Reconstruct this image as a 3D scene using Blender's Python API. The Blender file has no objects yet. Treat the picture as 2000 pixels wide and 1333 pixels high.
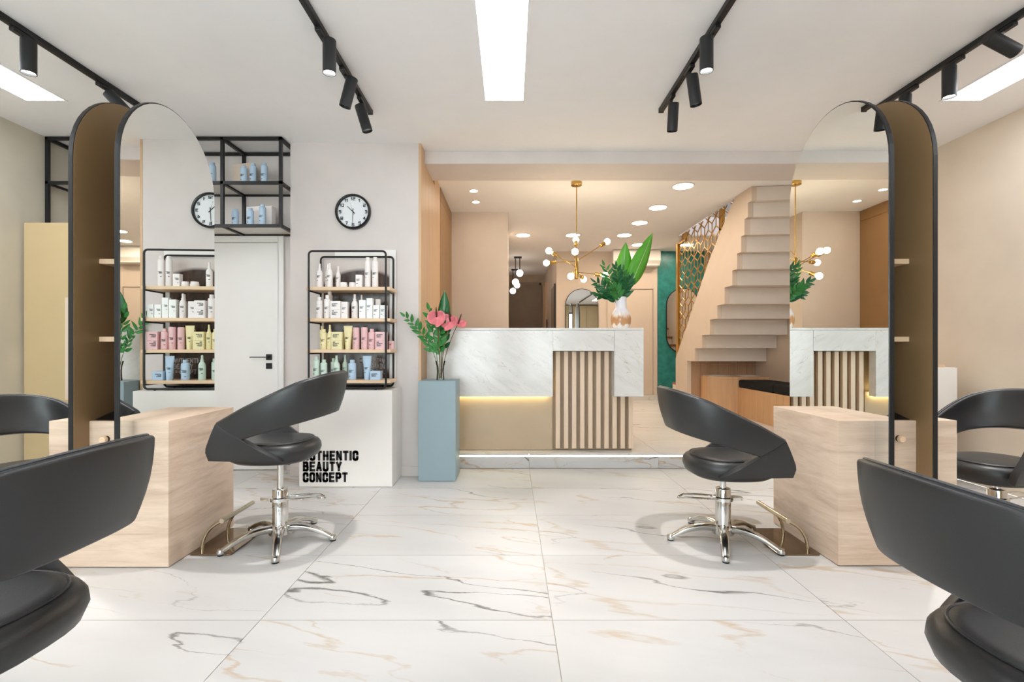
import bpy, bmesh, math, random
from mathutils import Vector, Matrix, Quaternion, Euler
R = math.radians
random.seed(7)
S = bpy.context.scene
COL = S.collection

# ------------------------------------------------------------------ camera, world, exposure
cam_d = bpy.data.cameras.new('camera')
cam = bpy.data.objects.new('camera', cam_d); COL.objects.link(cam)
cam_d.sensor_width = 36.0
cam_d.lens = 17.1
cam_d.shift_x = 0.0015
cam_d.shift_y = 0.00625
cam_d.clip_start = 0.05
cam.location = (0, 0, 1.12)
cam.rotation_euler = (R(90), 0, 0)
S.camera = cam
S.view_settings.view_transform = 'Standard'
S.view_settings.look = 'None'
S.view_settings.gamma = 1.0
S.view_settings.use_curve_mapping = False
S.view_settings.exposure = 0.74
S.cycles.max_bounces = 12
S.cycles.diffuse_bounces = 6
S.cycles.glossy_bounces = 6
S.cycles.transmission_bounces = 8
S.cycles.sample_clamp_indirect = 6.0
S.cycles.caustics_reflective = False
S.cycles.caustics_refractive = False

W = bpy.data.worlds.new('daylight'); S.world = W; W.use_nodes = True
W.node_tree.nodes['Background'].inputs[0].default_value = (0.88, 0.95, 1.0, 1)
W.node_tree.nodes['Background'].inputs[1].default_value = 5.8

PANEL = 8.0      # ceiling LED panels
DOWN = 46.0       # reception downlights
BULB = 34.0

# ------------------------------------------------------------------ materials
def lin(h):
    if isinstance(h, str):
        h = h.lstrip('#'); c = [int(h[i:i+2], 16)/255 for i in (0, 2, 4)]
    else:
        c = [x/255 for x in h]
    return tuple((x/12.92 if x <= .04045 else ((x+.055)/1.055)**2.4) for x in c) + (1,)

def newmat(name):
    m = bpy.data.materials.new(name); m.use_nodes = True
    nt = m.node_tree; b = nt.nodes['Principled BSDF']
    return m, nt, b

def node(nt, t, **kw):
    n = nt.nodes.new(t)
    for k, v in kw.items():
        if k in n.inputs: n.inputs[k].default_value = v
        else: setattr(n, k, v)
    return n

def mixc(nt, fac, a, b, blend='MIX'):
    n = nt.nodes.new('ShaderNodeMix'); n.data_type = 'RGBA'; n.blend_type = blend
    for sock, val in ((n.inputs[0], fac), (n.inputs[6], a), (n.inputs[7], b)):
        if hasattr(val, 'links'): nt.links.new(val, sock)
        else: sock.default_value = val
    return n.outputs[2]

def mathn(nt, op, a, b=0.0, c=None):
    n = nt.nodes.new('ShaderNodeMath'); n.operation = op
    for i, val in enumerate((a, b, c)):
        if val is None: continue
        if hasattr(val, 'links'): nt.links.new(val, n.inputs[i])
        else: n.inputs[i].default_value = val
    return n.outputs[0]

def ramp(nt, src, stops):
    n = nt.nodes.new('ShaderNodeValToRGB'); e = n.color_ramp.elements
    while len(e) < len(stops): e.new(0.5)
    for el, (p, c) in zip(e, stops):
        el.position = p; el.color = c if len(c) == 4 else (*c, 1)
    nt.links.new(src, n.inputs[0]); return n.outputs[0]

G = lambda v: (v, v, v, 1)

def M(name, col, rough=.5, metal=0.0, var=.06, vscale=6.0, bump=0.0, bscale=120.0, spec=.5, coat=0.0, trans=0.0, ior=1.45, stretch=(1, 1, 1)):
    m, nt, b = newmat(name); L = nt.links.new
    c = lin(col)
    tc = node(nt, 'ShaderNodeTexCoord'); mp = node(nt, 'ShaderNodeMapping'); mp.inputs['Scale'].default_value = stretch
    L(tc.outputs['Object'], mp.inputs[0])
    nz = node(nt, 'ShaderNodeTexNoise', Scale=vscale, Detail=4.0); L(mp.outputs[0], nz.inputs['Vector'])
    dark = tuple(x*(1-var) for x in c[:3]) + (1,); light = tuple(min(1, x*(1+var)) for x in c[:3]) + (1,)
    L(ramp(nt, nz.outputs[0], [(.3, dark), (.7, light)]), b.inputs['Base Color'])
    b.inputs['Roughness'].default_value = rough; b.inputs['Metallic'].default_value = metal
    b.inputs['Specular IOR Level'].default_value = spec
    b.inputs['Coat Weight'].default_value = coat; b.inputs['Coat Roughness'].default_value = .1
    b.inputs['Transmission Weight'].default_value = trans; b.inputs['IOR'].default_value = ior
    if bump:
        n2 = node(nt, 'ShaderNodeTexNoise', Scale=bscale, Detail=3.0); L(mp.outputs[0], n2.inputs['Vector'])
        bp = node(nt, 'ShaderNodeBump', Strength=bump, Distance=.004); L(n2.outputs[0], bp.inputs['Height']); L(bp.outputs[0], b.inputs['Normal'])
    return m

def M_emit(name, col, strength):
    m, nt, b = newmat(name)
    c = col if len(col) == 4 else (*col, 1)
    b.inputs['Base Color'].default_value = G(.8)
    b.inputs['Emission Color'].default_value = c; b.inputs['Emission Strength'].default_value = strength
    return m

def M_marble(name, base, grey, gold, scale=1.0, rough=.36, amount=1.0, rot=.22, rotv=None, scl=(.50, 2.2, 1.5)):
    m, nt, b = newmat(name); L = nt.links.new
    tc = node(nt, 'ShaderNodeTexCoord'); oi = node(nt, 'ShaderNodeObjectInfo')
    off = node(nt, 'ShaderNodeVectorMath', operation='SCALE'); off.inputs[0].default_value = (37.0, 23.0, 0.0); L(oi.outputs['Random'], off.inputs['Scale'])
    add = node(nt, 'ShaderNodeVectorMath', operation='ADD'); L(tc.outputs['Object'], add.inputs[0]); L(off.outputs[0], add.inputs[1])
    mp = node(nt, 'ShaderNodeMapping'); mp.inputs['Scale'].default_value = tuple(k*scale for k in scl)
    m0 = node(nt, 'ShaderNodeMapping'); m0.inputs['Rotation'].default_value = rotv or (0, 0, rot); L(add.outputs[0], m0.inputs[0]); L(m0.outputs[0], mp.inputs[0])
    wn = node(nt, 'ShaderNodeTexNoise', Scale=2.4, Detail=6.0, Roughness=.62); L(mp.outputs[0], wn.inputs['Vector'])
    wv = node(nt, 'ShaderNodeVectorMath', operation='SCALE'); wv.inputs['Scale'].default_value = .27; L(wn.outputs['Color'], wv.inputs[0])
    wp = node(nt, 'ShaderNodeVectorMath', operation='ADD'); L(mp.outputs[0], wp.inputs[0]); L(wv.outputs[0], wp.inputs[1])
    def vein(sc, width, lo, hi, seed):
        o = node(nt, 'ShaderNodeVectorMath', operation='ADD'); o.inputs[1].default_value = (seed, seed*1.7, 0); L(wp.outputs[0], o.inputs[0])
        n = node(nt, 'ShaderNodeTexNoise', Scale=sc, Detail=2.5, Roughness=.42); L(o.outputs[0], n.inputs['Vector'])
        d = mathn(nt, 'ABSOLUTE', mathn(nt, 'SUBTRACT', n.outputs[0], .5))
        mk = node(nt, 'ShaderNodeTexNoise', Scale=sc*.9, Detail=2.0); o2 = node(nt, 'ShaderNodeVectorMath', operation='ADD'); o2.inputs[1].default_value = (seed+5, 3, 1)
        L(mp.outputs[0], o2.inputs[0]); L(o2.outputs[0], mk.inputs['Vector'])
        msk = ramp(nt, mk.outputs[0], [(lo, G(0)), (hi, G(1))])
        w = mathn(nt, 'MULTIPLY', msk, width)
        w = mathn(nt, 'ADD', w, .0006)
        r_ = mathn(nt, 'DIVIDE', d, w)
        f = mathn(nt, 'SUBTRACT', 1.0, r_); f = mathn(nt, 'MAXIMUM', f, 0.0)
        f = mathn(nt, 'POWER', f, .7)
        return mathn(nt, 'MULTIPLY', mathn(nt, 'MULTIPLY', f, msk), amount)
    cl = node(nt, 'ShaderNodeTexNoise', Scale=1.6, Detail=5.0); L(wp.outputs[0], cl.inputs['Vector'])
    base_c = lin(base)
    c0 = ramp(nt, cl.outputs[0], [(.30, tuple(x*.90 for x in base_c[:3])+(1,)), (.62, base_c)])
    fine = node(nt, 'ShaderNodeTexNoise', Scale=30.0, Detail=3.0); L(wp.outputs[0], fine.inputs['Vector'])
    brk = ramp(nt, fine.outputs[0], [(.35, G(.25)), (.6, G(1))])
    gv = mathn(nt, 'MULTIPLY', vein(.95, .011, .44, .62, 0.0), brk)
    gv2 = mathn(nt, 'MULTIPLY', vein(1.7, .010, .45, .6, 40.0), .6)
    kv = vein(1.3, .0075, .44, .62, 80.0)
    c1 = mixc(nt, gv2, c0, lin(gold)); c2 = mixc(nt, mathn(nt, 'MULTIPLY', gv, .85), c1, lin(gold)); c3 = mixc(nt, mathn(nt, 'MULTIPLY', kv, .9), c2, lin(grey))
    L(c3, b.inputs['Base Color'])
    b.inputs['Roughness'].default_value = rough
    b.inputs['Specular IOR Level'].default_value = .4
    return m

def M_wood(name, base, dark, rough=.45, scale=(1, 12, 12), knots=.5, ring=4.0):
    m, nt, b = newmat(name); L = nt.links.new
    tc = node(nt, 'ShaderNodeTexCoord'); oi = node(nt, 'ShaderNodeObjectInfo')
    off = node(nt, 'ShaderNodeVectorMath', operation='SCALE'); off.inputs[0].default_value = (7.0, 5.0, 3.0); L(oi.outputs['Random'], off.inputs['Scale'])
    add = node(nt, 'ShaderNodeVectorMath', operation='ADD'); L(tc.outputs['Object'], add.inputs[0]); L(off.outputs[0], add.inputs[1])
    mp = node(nt, 'ShaderNodeMapping'); mp.inputs['Scale'].default_value = scale; L(add.outputs[0], mp.inputs[0])
    w = node(nt, 'ShaderNodeTexNoise', Scale=.9, Detail=3.0); L(mp.outputs[0], w.inputs['Vector'])
    n1 = node(nt, 'ShaderNodeTexNoise', Scale=1.3, Detail=7.0, Roughness=.65, Distortion=.6); L(mp.outputs[0], n1.inputs['Vector'])
    n2 = node(nt, 'ShaderNodeTexNoise', Scale=9.0, Detail=4.0, Roughness=.7); L(mp.outputs[0], n2.inputs['Vector'])
    a = mixc(nt, ramp(nt, n1.outputs[0], [(.38, G(0)), (.72, G(knots))]), lin(base), lin(dark))
    c = mixc(nt, ramp(nt, n2.outputs[0], [(.5, G(0)), (.8, G(.35))]), a, lin(dark))
    pale = tuple(min(1, x*1.06) for x in lin(base)[:3]) + (1,)
    c = mixc(nt, ramp(nt, w.outputs[0], [(.45, G(0)), (.7, G(.6))]), c, pale)
    L(c, b.inputs['Base Color']); b.inputs['Roughness'].default_value = rough
    bp = node(nt, 'ShaderNodeBump', Strength=.06, Distance=.002); L(n2.outputs[0], bp.inputs['Height']); L(bp.outputs[0], b.inputs['Normal'])
    return m

def M_leather(name, col, rough=.38, bump=.16):
    m, nt, b = newmat(name); L = nt.links.new
    tc = node(nt, 'ShaderNodeTexCoord')
    v = node(nt, 'ShaderNodeTexVoronoi', Scale=420.0); L(tc.outputs['Object'], v.inputs['Vector'])
    n = node(nt, 'ShaderNodeTexNoise', Scale=3.0); L(tc.outputs['Object'], n.inputs['Vector'])
    c = lin(col)
    L(ramp(nt, n.outputs[0], [(.3, tuple(x*.85 for x in c[:3])+(1,)), (.7, c)]), b.inputs['Base Color'])
    bp = node(nt, 'ShaderNodeBump', Strength=bump, Distance=.001); L(v.outputs['Distance'], bp.inputs['Height']); L(bp.outputs[0], b.inputs['Normal'])
    b.inputs['Roughness'].default_value = rough
    return m

def M_mirror(name, col=(.90, .92, .90, 1), rough=0.0):
    m, nt, b = newmat(name)
    tc = node(nt, 'ShaderNodeTexCoord'); n = node(nt, 'ShaderNodeTexNoise', Scale=.6)
    nt.links.new(tc.outputs['Object'], n.inputs['Vector'])
    nt.links.new(ramp(nt, n.outputs[0], [(.2, tuple(x*.995 for x in col[:3])+(1,)), (.8, col)]), b.inputs['Base Color'])
    b.inputs['Metallic'].default_value = 1; b.inputs['Roughness'].default_value = rough
    return m

mt = {}
mt['tile'] = M_marble('marble_tile', '#C6C4C2', '#4E4B44', '#A98752')
mt['tile_warm'] = M_marble('marble_tile_raised', '#D6D2CC', '#6E6454', '#C0A078', amount=.9)
mt['grout'] = M('grout', '#B9AE9E', .8)
mt['ceiling'] = M('ceiling_paint', '#F6F5F6', .85, var=.01)
mt['wall_white'] = M('white_wall_paint', '#D6CECA', .8, var=.02)
mt['wall_plaster'] = M('beige_plaster', '#CBC3B1', .8, var=.07, vscale=2.2, bump=.15, bscale=14)
mt['wall_plaster_right'] = M('warm_plaster', '#E0D2C0', .8, var=.05, vscale=2.2, bump=.15, bscale=14)
mt['wall_peach'] = M('peach_wall_paint', '#CDBBA9', .8, var=.02)
mt['wall_sand'] = M('sand_wall_paint', '#D5C5B6', .8, var=.02)
mt['soffit'] = M('soffit_paint', '#D6CABE', .8, var=.02)
mt['wall_teal'] = M('teal_venetian_plaster', '#2E7A73', .32, var=.28, vscale=9, bump=.25, bscale=22)
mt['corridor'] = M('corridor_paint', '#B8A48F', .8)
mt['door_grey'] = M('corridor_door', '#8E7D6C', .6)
mt['door_white'] = M('white_door', '#E9E7E4', .4, var=.01)
mt['white'] = M('white_lacquer', '#F0EDE8', .35, var=.01)
mt['black'] = M('black_metal', '#17181A', .42, var=.1)
mt['black_plastic'] = M('black_plastic', '#101012', .35, var=.1)
mt['spot'] = M('spot_black', '#1D1E20', .5, var=.08)
mt['leather'] = M_leather('black_leather', '#2A2A2B')
mt['leather_seat'] = M_leather('black_leather_seat', '#333334', .4, .3)
mt['piping'] = M_leather('black_leather_piping', '#2F3033', .32, .4)
mt['chrome'] = M('chrome', '#D6D6D4', .08, 1.0, var=.02)
mt['alu'] = M('polished_aluminium', '#CBCAC6', .16, 1.0, var=.05)
mt['bronze'] = M('bronze_plate', '#8C7862', .12, 1.0, var=.08)
mt['satin'] = M('satin_steel', '#C8BEA8', .2, 1.0, var=.03)
mt['oak'] = M_wood('pale_oak', '#DFC9B4', '#A98A70', scale=(1.1, 1.6, 13), knots=.75)
mt['oak_shelf'] = M_wood('shelf_oak', '#E6C9A8', '#C9A680', scale=(1.2, 14, 14), knots=.3)
mt['oak_panel'] = M_wood('wall_oak', '#D0AE8A', '#B58F6C', scale=(14, 14, .9), knots=.4)
mt['oak_bench'] = M_wood('bench_oak', '#CFA67C', '#AD825A', scale=(12, 12, .8), knots=.5)
mt['oak_dark'] = M_wood('niche_oak', '#B08C6E', '#7F6048', scale=(12, 12, .8), knots=.6)
mt['oak_slat'] = M_wood('slat_oak', '#E2CBB2', '#C7A98B', scale=(14, 14, 1.0), knots=.3)
mt['ochre'] = M('ochre_cabinet', '#94714A', .38, var=.04)
mt['gold_cab'] = M('gold_beige_lacquer', '#C4AE86', .38, var=.02)
mt['gold_panel'] = M('gold_counter_panel', '#B9A48A', .28, var=.03)
mt['backing'] = M('counter_backing', '#A38E76', .6)
mt['bronze_inner'] = M('olive_bronze_panel', '#8B7150', .42, var=.03)
mt['mirror'] = M_mirror('mirror_glass')
mt['blue'] = M('dusty_blue_lacquer', '#93A7AE', .5, var=.015)
def thin_glass(name, tint):
    m, nt, b = newmat(name); L = nt.links.new
    tr = node(nt, 'ShaderNodeBsdfTransparent'); gl = node(nt, 'ShaderNodeBsdfGlossy', Roughness=.0); fr = node(nt, 'ShaderNodeFresnel', IOR=1.35)
    tc = node(nt, 'ShaderNodeTexCoord'); nz = node(nt, 'ShaderNodeTexNoise', Scale=2.0); L(tc.outputs['Object'], nz.inputs['Vector'])
    L(ramp(nt, nz.outputs[0], [(.2, lin(tint)), (.8, G(1))]), tr.inputs['Color'])
    mx = node(nt, 'ShaderNodeMixShader'); L(fr.outputs[0], mx.inputs[0]); L(tr.outputs[0], mx.inputs[1]); L(gl.outputs[0], mx.inputs[2])
    L(mx.outputs[0], nt.nodes['Material Output'].inputs['Surface']); return m
mt['pane'] = thin_glass('window_glass', '#FAFFFC')
mt['glass'] = thin_glass('vase_glass', '#F2F8F2')
mt['water'] = thin_glass('vase_water', '#E4EFE2')
mt['counter'] = M_marble('counter_stone', '#E0DEDA', '#B9B6AC', '#CBC5B8', scale=5.0, rough=.14, amount=1.0, rotv=(0, -.6, 0), scl=(.6, 1.0, 2.4))
mt['brass'] = M('brass', '#C4A05C', .22, 1.0, var=.04)
mt['gold'] = M('gold_screen', '#B88A42', .3, .85, var=.06)
mt['ac'] = M('ac_plastic', '#E9E2D8', .4, var=.01)
mt['cushion'] = M('black_fabric', '#0D0D0E', .9, bump=.3, bscale=300)
mt['tread'] = M_wood('stair_tread', '#8A5E3C', '#6A4329', scale=(1, 12, 12))
mt['leaf'] = M('leaf_green', '#35803A', .38, var=.25, vscale=14)
mt['leaf_big'] = M('leaf_bright', '#57A52F', .32, var=.22, vscale=20, stretch=(1, 1, .3))
mt['leaf_dark'] = M('leaf_dark', '#1F5F36', .35, var=.2, vscale=16)
mt['rib'] = M('leaf_rib', '#A9C98A', .4)
mt['stem'] = M('stem_green', '#4C6B32', .5)
mt['stem_brown'] = M('stem_brown', '#7A5A3A', .5)
mt['pink'] = M('anthurium_pink', '#DB7C83', .35, var=.18, vscale=30)
mt['spadix'] = M('spadix', '#5B2A2E', .5)
mt['print'] = M('black_print', '#26262A', .6)
mt['print_light'] = M('pale_print', '#B9B2B0', .6)
mt['p_white'] = M('cream_packaging', '#F2EBE8', .4, var=.01)
mt['p_pure'] = M('white_packaging', '#F4F5F2', .4, var=.01)
mt['p_yellow'] = M('yellow_packaging', '#EBDFAE', .4, var=.01)
mt['p_pink'] = M('pink_packaging', '#E9BFC0', .4, var=.01)
mt['p_green'] = M('green_packaging', '#CBDCCF', .4, var=.01)
mt['p_blue'] = M('blue_packaging', '#B6CDE2', .4, var=.01)
mt['p_beige'] = M('beige_giftbox', '#D9C6B4', .6, var=.01)
mt['paper'] = M('magazine_paper', '#D8D2CA', .5, var=.2, vscale=30)
mt['clock_face'] = M('clock_face', '#E4E7EA', .4, var=.01)
mt['led'] = M_emit('led_panel_light', (.93, .965, 1.03), PANEL)
mt['down'] = M_emit('downlight_light', (1.0, .87, .70), DOWN)
mt['bulb'] = M_emit('bulb_light', (1.0, .82, .55), BULB)
mt['globe'] = M_emit('globe_light', (1.0, .93, .82), 4.0)
mt['strip'] = M_emit('led_strip', (1.0, .98, .82), 4.5)
mt['strip_y'] = M_emit('led_strip_yellow', (1.0, .86, .45), 9.0)
mt['spot_on'] = M_emit('spot_lens_light', (1.0, .98, .95), 14.0)
mt['spot_off'] = M('spot_lens', '#9AA0A6', .15, .6)
mt['trim_light'] = M('lamp_trim', '#D8CDBE', .4)
mt['shelf_plate'] = M('frosted_plate', '#D7D2CB', .3, var=.01)

def poster_mat():
    m, nt, b = newmat('hair_poster'); L = nt.links.new
    tc = node(nt, 'ShaderNodeTexCoord')
    mp = node(nt, 'ShaderNodeMapping'); mp.inputs['Scale'].default_value = (1, 1, .55); mp.inputs['Rotation'].default_value = (0, .5, 0); L(tc.outputs['Object'], mp.inputs[0])
    mp.inputs['Scale'].default_value = (9, 9, 2.2); mp.inputs['Rotation'].default_value = (0, .35, 0)
    wv = node(nt, 'ShaderNodeTexNoise', Scale=1.6, Detail=5.0, Distortion=1.2); L(mp.outputs[0], wv.inputs['Vector'])
    hair = ramp(nt, wv.outputs[0], [(.3, lin('#2A1F1B')), (.6, lin('#4C3B34')), (.85, lin('#75645B'))])
    # pale studio backdrop above the head: distance to the head centre
    d = node(nt, 'ShaderNodeVectorMath', operation='DISTANCE'); d.inputs[1].default_value = (-1.28, 4.15, 1.28); L(tc.outputs['Object'], d.inputs[0])
    msk = ramp(nt, d.outputs['Value'], [(.50, G(0)), (.53, G(1))])
    n = node(nt, 'ShaderNodeTexNoise', Scale=6.0); L(tc.outputs['Object'], n.inputs['Vector'])
    L(mixc(nt, msk, hair, lin('#CFC6C0')), b.inputs['Base Color']); b.inputs['Roughness'].default_value = .25
    return m
mt['poster'] = poster_mat()

def vase_mat():
    m, nt, b = newmat('glazed_ceramic'); L = nt.links.new
    tc = node(nt, 'ShaderNodeTexCoord'); sep = node(nt, 'ShaderNodeSeparateXYZ'); L(tc.outputs['Object'], sep.inputs[0])
    mp = node(nt, 'ShaderNodeMapping'); mp.inputs['Scale'].default_value = (1, 1, .25); L(tc.outputs['Object'], mp.inputs[0])
    n = node(nt, 'ShaderNodeTexNoise', Scale=42.0, Detail=2.0); L(mp.outputs[0], n.inputs['Vector'])
    z = mathn(nt, 'ADD', sep.outputs[2], mathn(nt, 'MULTIPLY', mathn(nt, 'SUBTRACT', n.outputs[0], .5), .10))
    c = ramp(nt, mathn(nt, 'MULTIPLY', z, 3.0), [(.0, lin('#F1ECE8')), (.11, lin('#F1ECE8')), (.15, lin('#C79A6E')), (.30, lin('#C08E60')), (.42, lin('#E8DDD4')), (.50, lin('#EDEBF0')), (1, lin('#DEDDE8'))])
    L(c, b.inputs['Base Color']); b.inputs['Roughness'].default_value = .15
    return m
mt['vase'] = vase_mat()

# ------------------------------------------------------------------ mesh building
class MB:
    def __init__(s): s.v = []; s.f = []
    def add(s, vs, fs, X=None):
        k = len(s.v)
        s.v += [tuple(X @ Vector(v)) if X else tuple(v) for v in vs]
        s.f += [tuple(i+k for i in f) for f in fs]; return s
    def box(s, x0, x1, y0, y1, z0, z1, X=None):
        vs = [(x, y, z) for z in (z0, z1) for y in (y0, y1) for x in (x0, x1)]
        return s.add(vs, [(0, 2, 3, 1), (4, 5, 7, 6), (0, 1, 5, 4), (2, 6, 7, 3), (0, 4, 6, 2), (1, 3, 7, 5)], X)
    def prism(s, pts, a0, a1, axis='x', X=None):
        # pts 2-D outline; extruded along axis from a0 to a1
        n = len(pts)
        mk = {'x': lambda p, a: (a, p[0], p[1]), 'y': lambda p, a: (p[0], a, p[1]), 'z': lambda p, a: (p[0], p[1], a)}[axis]
        vs = [mk(p, a0) for p in pts] + [mk(p, a1) for p in pts]
        fs = [tuple(range(n))[::-1], tuple(range(n, 2*n))] + [(i, (i+1) % n, n+(i+1) % n, n+i) for i in range(n)]
        return s.add(vs, fs, X)
    def lathe(s, prof, n=24, c=(0, 0, 0), X=None, sx=1, sy=1, cap=(True, True)):
        vs = []; fs = []
        for r, z in prof:
            for i in range(n):
                a = 2*math.pi*i/n; vs.append((c[0]+r*sx*math.cos(a), c[1]+r*sy*math.sin(a), c[2]+z))
        for j in range(len(prof)-1):
            for i in range(n):
                i2 = (i+1) % n; fs.append((j*n+i, j*n+i2, (j+1)*n+i2, (j+1)*n+i))
        if cap[0] and prof[0][0] > 1e-5: fs.append(tuple(range(n))[::-1])
        if cap[1] and prof[-1][0] > 1e-5: fs.append(tuple((len(prof)-1)*n+i for i in range(n)))
        return s.add(vs, fs, X)
    def tube(s, path, r, n=10, closed=False, X=None):
        P = [Vector(p) for p in path]; m = len(P)
        rs = r if isinstance(r, (list, tuple)) else [r]*m
        tans = []
        for i in range(m):
            if closed: t = P[(i+1) % m]-P[i-1]
            else: t = P[min(i+1, m-1)]-P[max(i-1, 0)]
            tans.append(t.normalized())
        up = Vector((0, 0, 1)) if abs(tans[0].z) < .9 else Vector((1, 0, 0))
        u = (up - tans[0]*up.dot(tans[0])).normalized()
        vs = []; fs = []
        for i in range(m):
            t = tans[i]; u = (u - t*u.dot(t)).normalized(); w = t.cross(u)
            for k in range(n):
                a = 2*math.pi*k/n; vs.append(P[i]+(u*math.cos(a)+w*math.sin(a))*rs[i])
        rng = m if closed else m-1
        for i in range(rng):
            j = (i+1) % m
            for k in range(n):
                k2 = (k+1) % n; fs.append((i*n+k, i*n+k2, j*n+k2, j*n+k))
        if not closed: fs += [tuple(range(n))[::-1], tuple((m-1)*n+k for k in range(n))]
        return s.add(vs, fs, X)
    def grid(s, rows, X=None):
        n = len(rows[0]); vs = [p for r in rows for p in r]
        fs = [(j*n+i, j*n+i+1, (j+1)*n+i+1, (j+1)*n+i) for j in range(len(rows)-1) for i in range(n-1)]
        return s.add(vs, fs, X)
    def sphere(s, c, r, n=14, m=8, X=None):
        prof = [(max(1e-6, r*math.sin(math.pi*j/m)), -r*math.cos(math.pi*j/m)) for j in range(m+1)]
        return s.lathe(prof, n, c, X)
    def mesh(s, name, mat, smooth=False):
        me = bpy.data.meshes.new(name); me.from_pydata(s.v, [], s.f)
        bm = bmesh.new(); bm.from_mesh(me)
        bmesh.ops.remove_doubles(bm, verts=bm.verts, dist=1e-6)
        bmesh.ops.recalc_face_normals(bm, faces=bm.faces)
        bm.to_mesh(me); bm.free()
        if smooth:
            me.polygons.foreach_set('use_smooth', [True]*len(me.polygons))
            me.set_sharp_from_angle(angle=R(38))
        me.materials.append(mt[mat] if isinstance(mat, str) else mat)
        return me
    def obj(s, name, mat, parent=None, smooth=False, bevel=0.0, seg=2, sub=0, solid=0.0, loc=None, off=0.0):
        return ob(name, s.mesh(name, mat, smooth or sub > 0), parent, bevel, seg, sub, solid, loc, off)

BASE = {}
def ob(name, me, parent=None, bevel=0.0, seg=2, sub=0, solid=0.0, loc=None, off=0.0):
    o = bpy.data.objects.new(name, me); COL.objects.link(o)
    if loc is not None: o.location = loc
    if parent is not None:
        o.parent = parent
        if parent.name in BASE: o.matrix_parent_inverse = BASE[parent.name].inverted()
        # a child of a part keeps the world frame of the thing it belongs to
        elif parent.get('_frame') and parent['_frame'] in BASE: pass
    if solid:
        md = o.modifiers.new('thickness', 'SOLIDIFY'); md.thickness = solid; md.offset = off; md.use_quality_normals = True
    if bevel:
        md = o.modifiers.new('bevel', 'BEVEL'); md.width = bevel; md.segments = seg; md.limit_method = 'ANGLE'; md.angle_limit = R(40)
    if sub:
        md = o.modifiers.new('smooth', 'SUBSURF'); md.levels = sub; md.render_levels = sub
    return o

def tag(o, label=None, cat=None, group=None, kind=None):
    if label: o['label'] = label
    if cat: o['category'] = cat
    if group: o['group'] = group
    if kind: o['kind'] = kind
    return o

def thing(name, label, cat, loc=(0, 0, 0), group=None, world=True, rot=0.0, kind=None):
    """Empty at the base of a thing. world=True: parts are modelled in room coordinates."""
    o = bpy.data.objects.new(name, None); COL.objects.link(o)
    o.location = loc; o.rotation_euler = (0, 0, rot); o.empty_display_size = .1
    if world: BASE[o.name] = Matrix.Translation(Vector(loc)) @ Matrix.Rotation(rot, 4, 'Z')
    return tag(o, label, cat, group, kind)

def struct(name, mb, mat, label=None, bevel=0.0, smooth=False, parent=None, cat=None):
    o = mb.obj(name, mat, parent, smooth=smooth, bevel=bevel)
    if parent is None: tag(o, label, cat, kind='structure')
    return o

def rounded_rect(x0, x1, z0, z1, r, n=5):
    pts = []
    for cx, cz, a0 in ((x1-r, z1-r, 0), (x0+r, z1-r, 90), (x0+r, z0+r, 180), (x1-r, z0+r, 270)):
        for i in range(n+1):
            a = R(a0+90*i/n); pts.append((cx+r*math.cos(a), cz+r*math.sin(a)))
    return pts

def tracked(p, d, up='Y'):
    return Matrix.Translation(Vector(p)) @ Vector(d).normalized().to_track_quat('Z', up).to_matrix().to_4x4()

def bez(p0, p1, p2, n=8):
    p0, p1, p2 = Vector(p0), Vector(p1), Vector(p2)
    return [p0*(1-t)**2 + p1*2*t*(1-t) + p2*t*t for t in [i/n for i in range(n+1)]]

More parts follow.
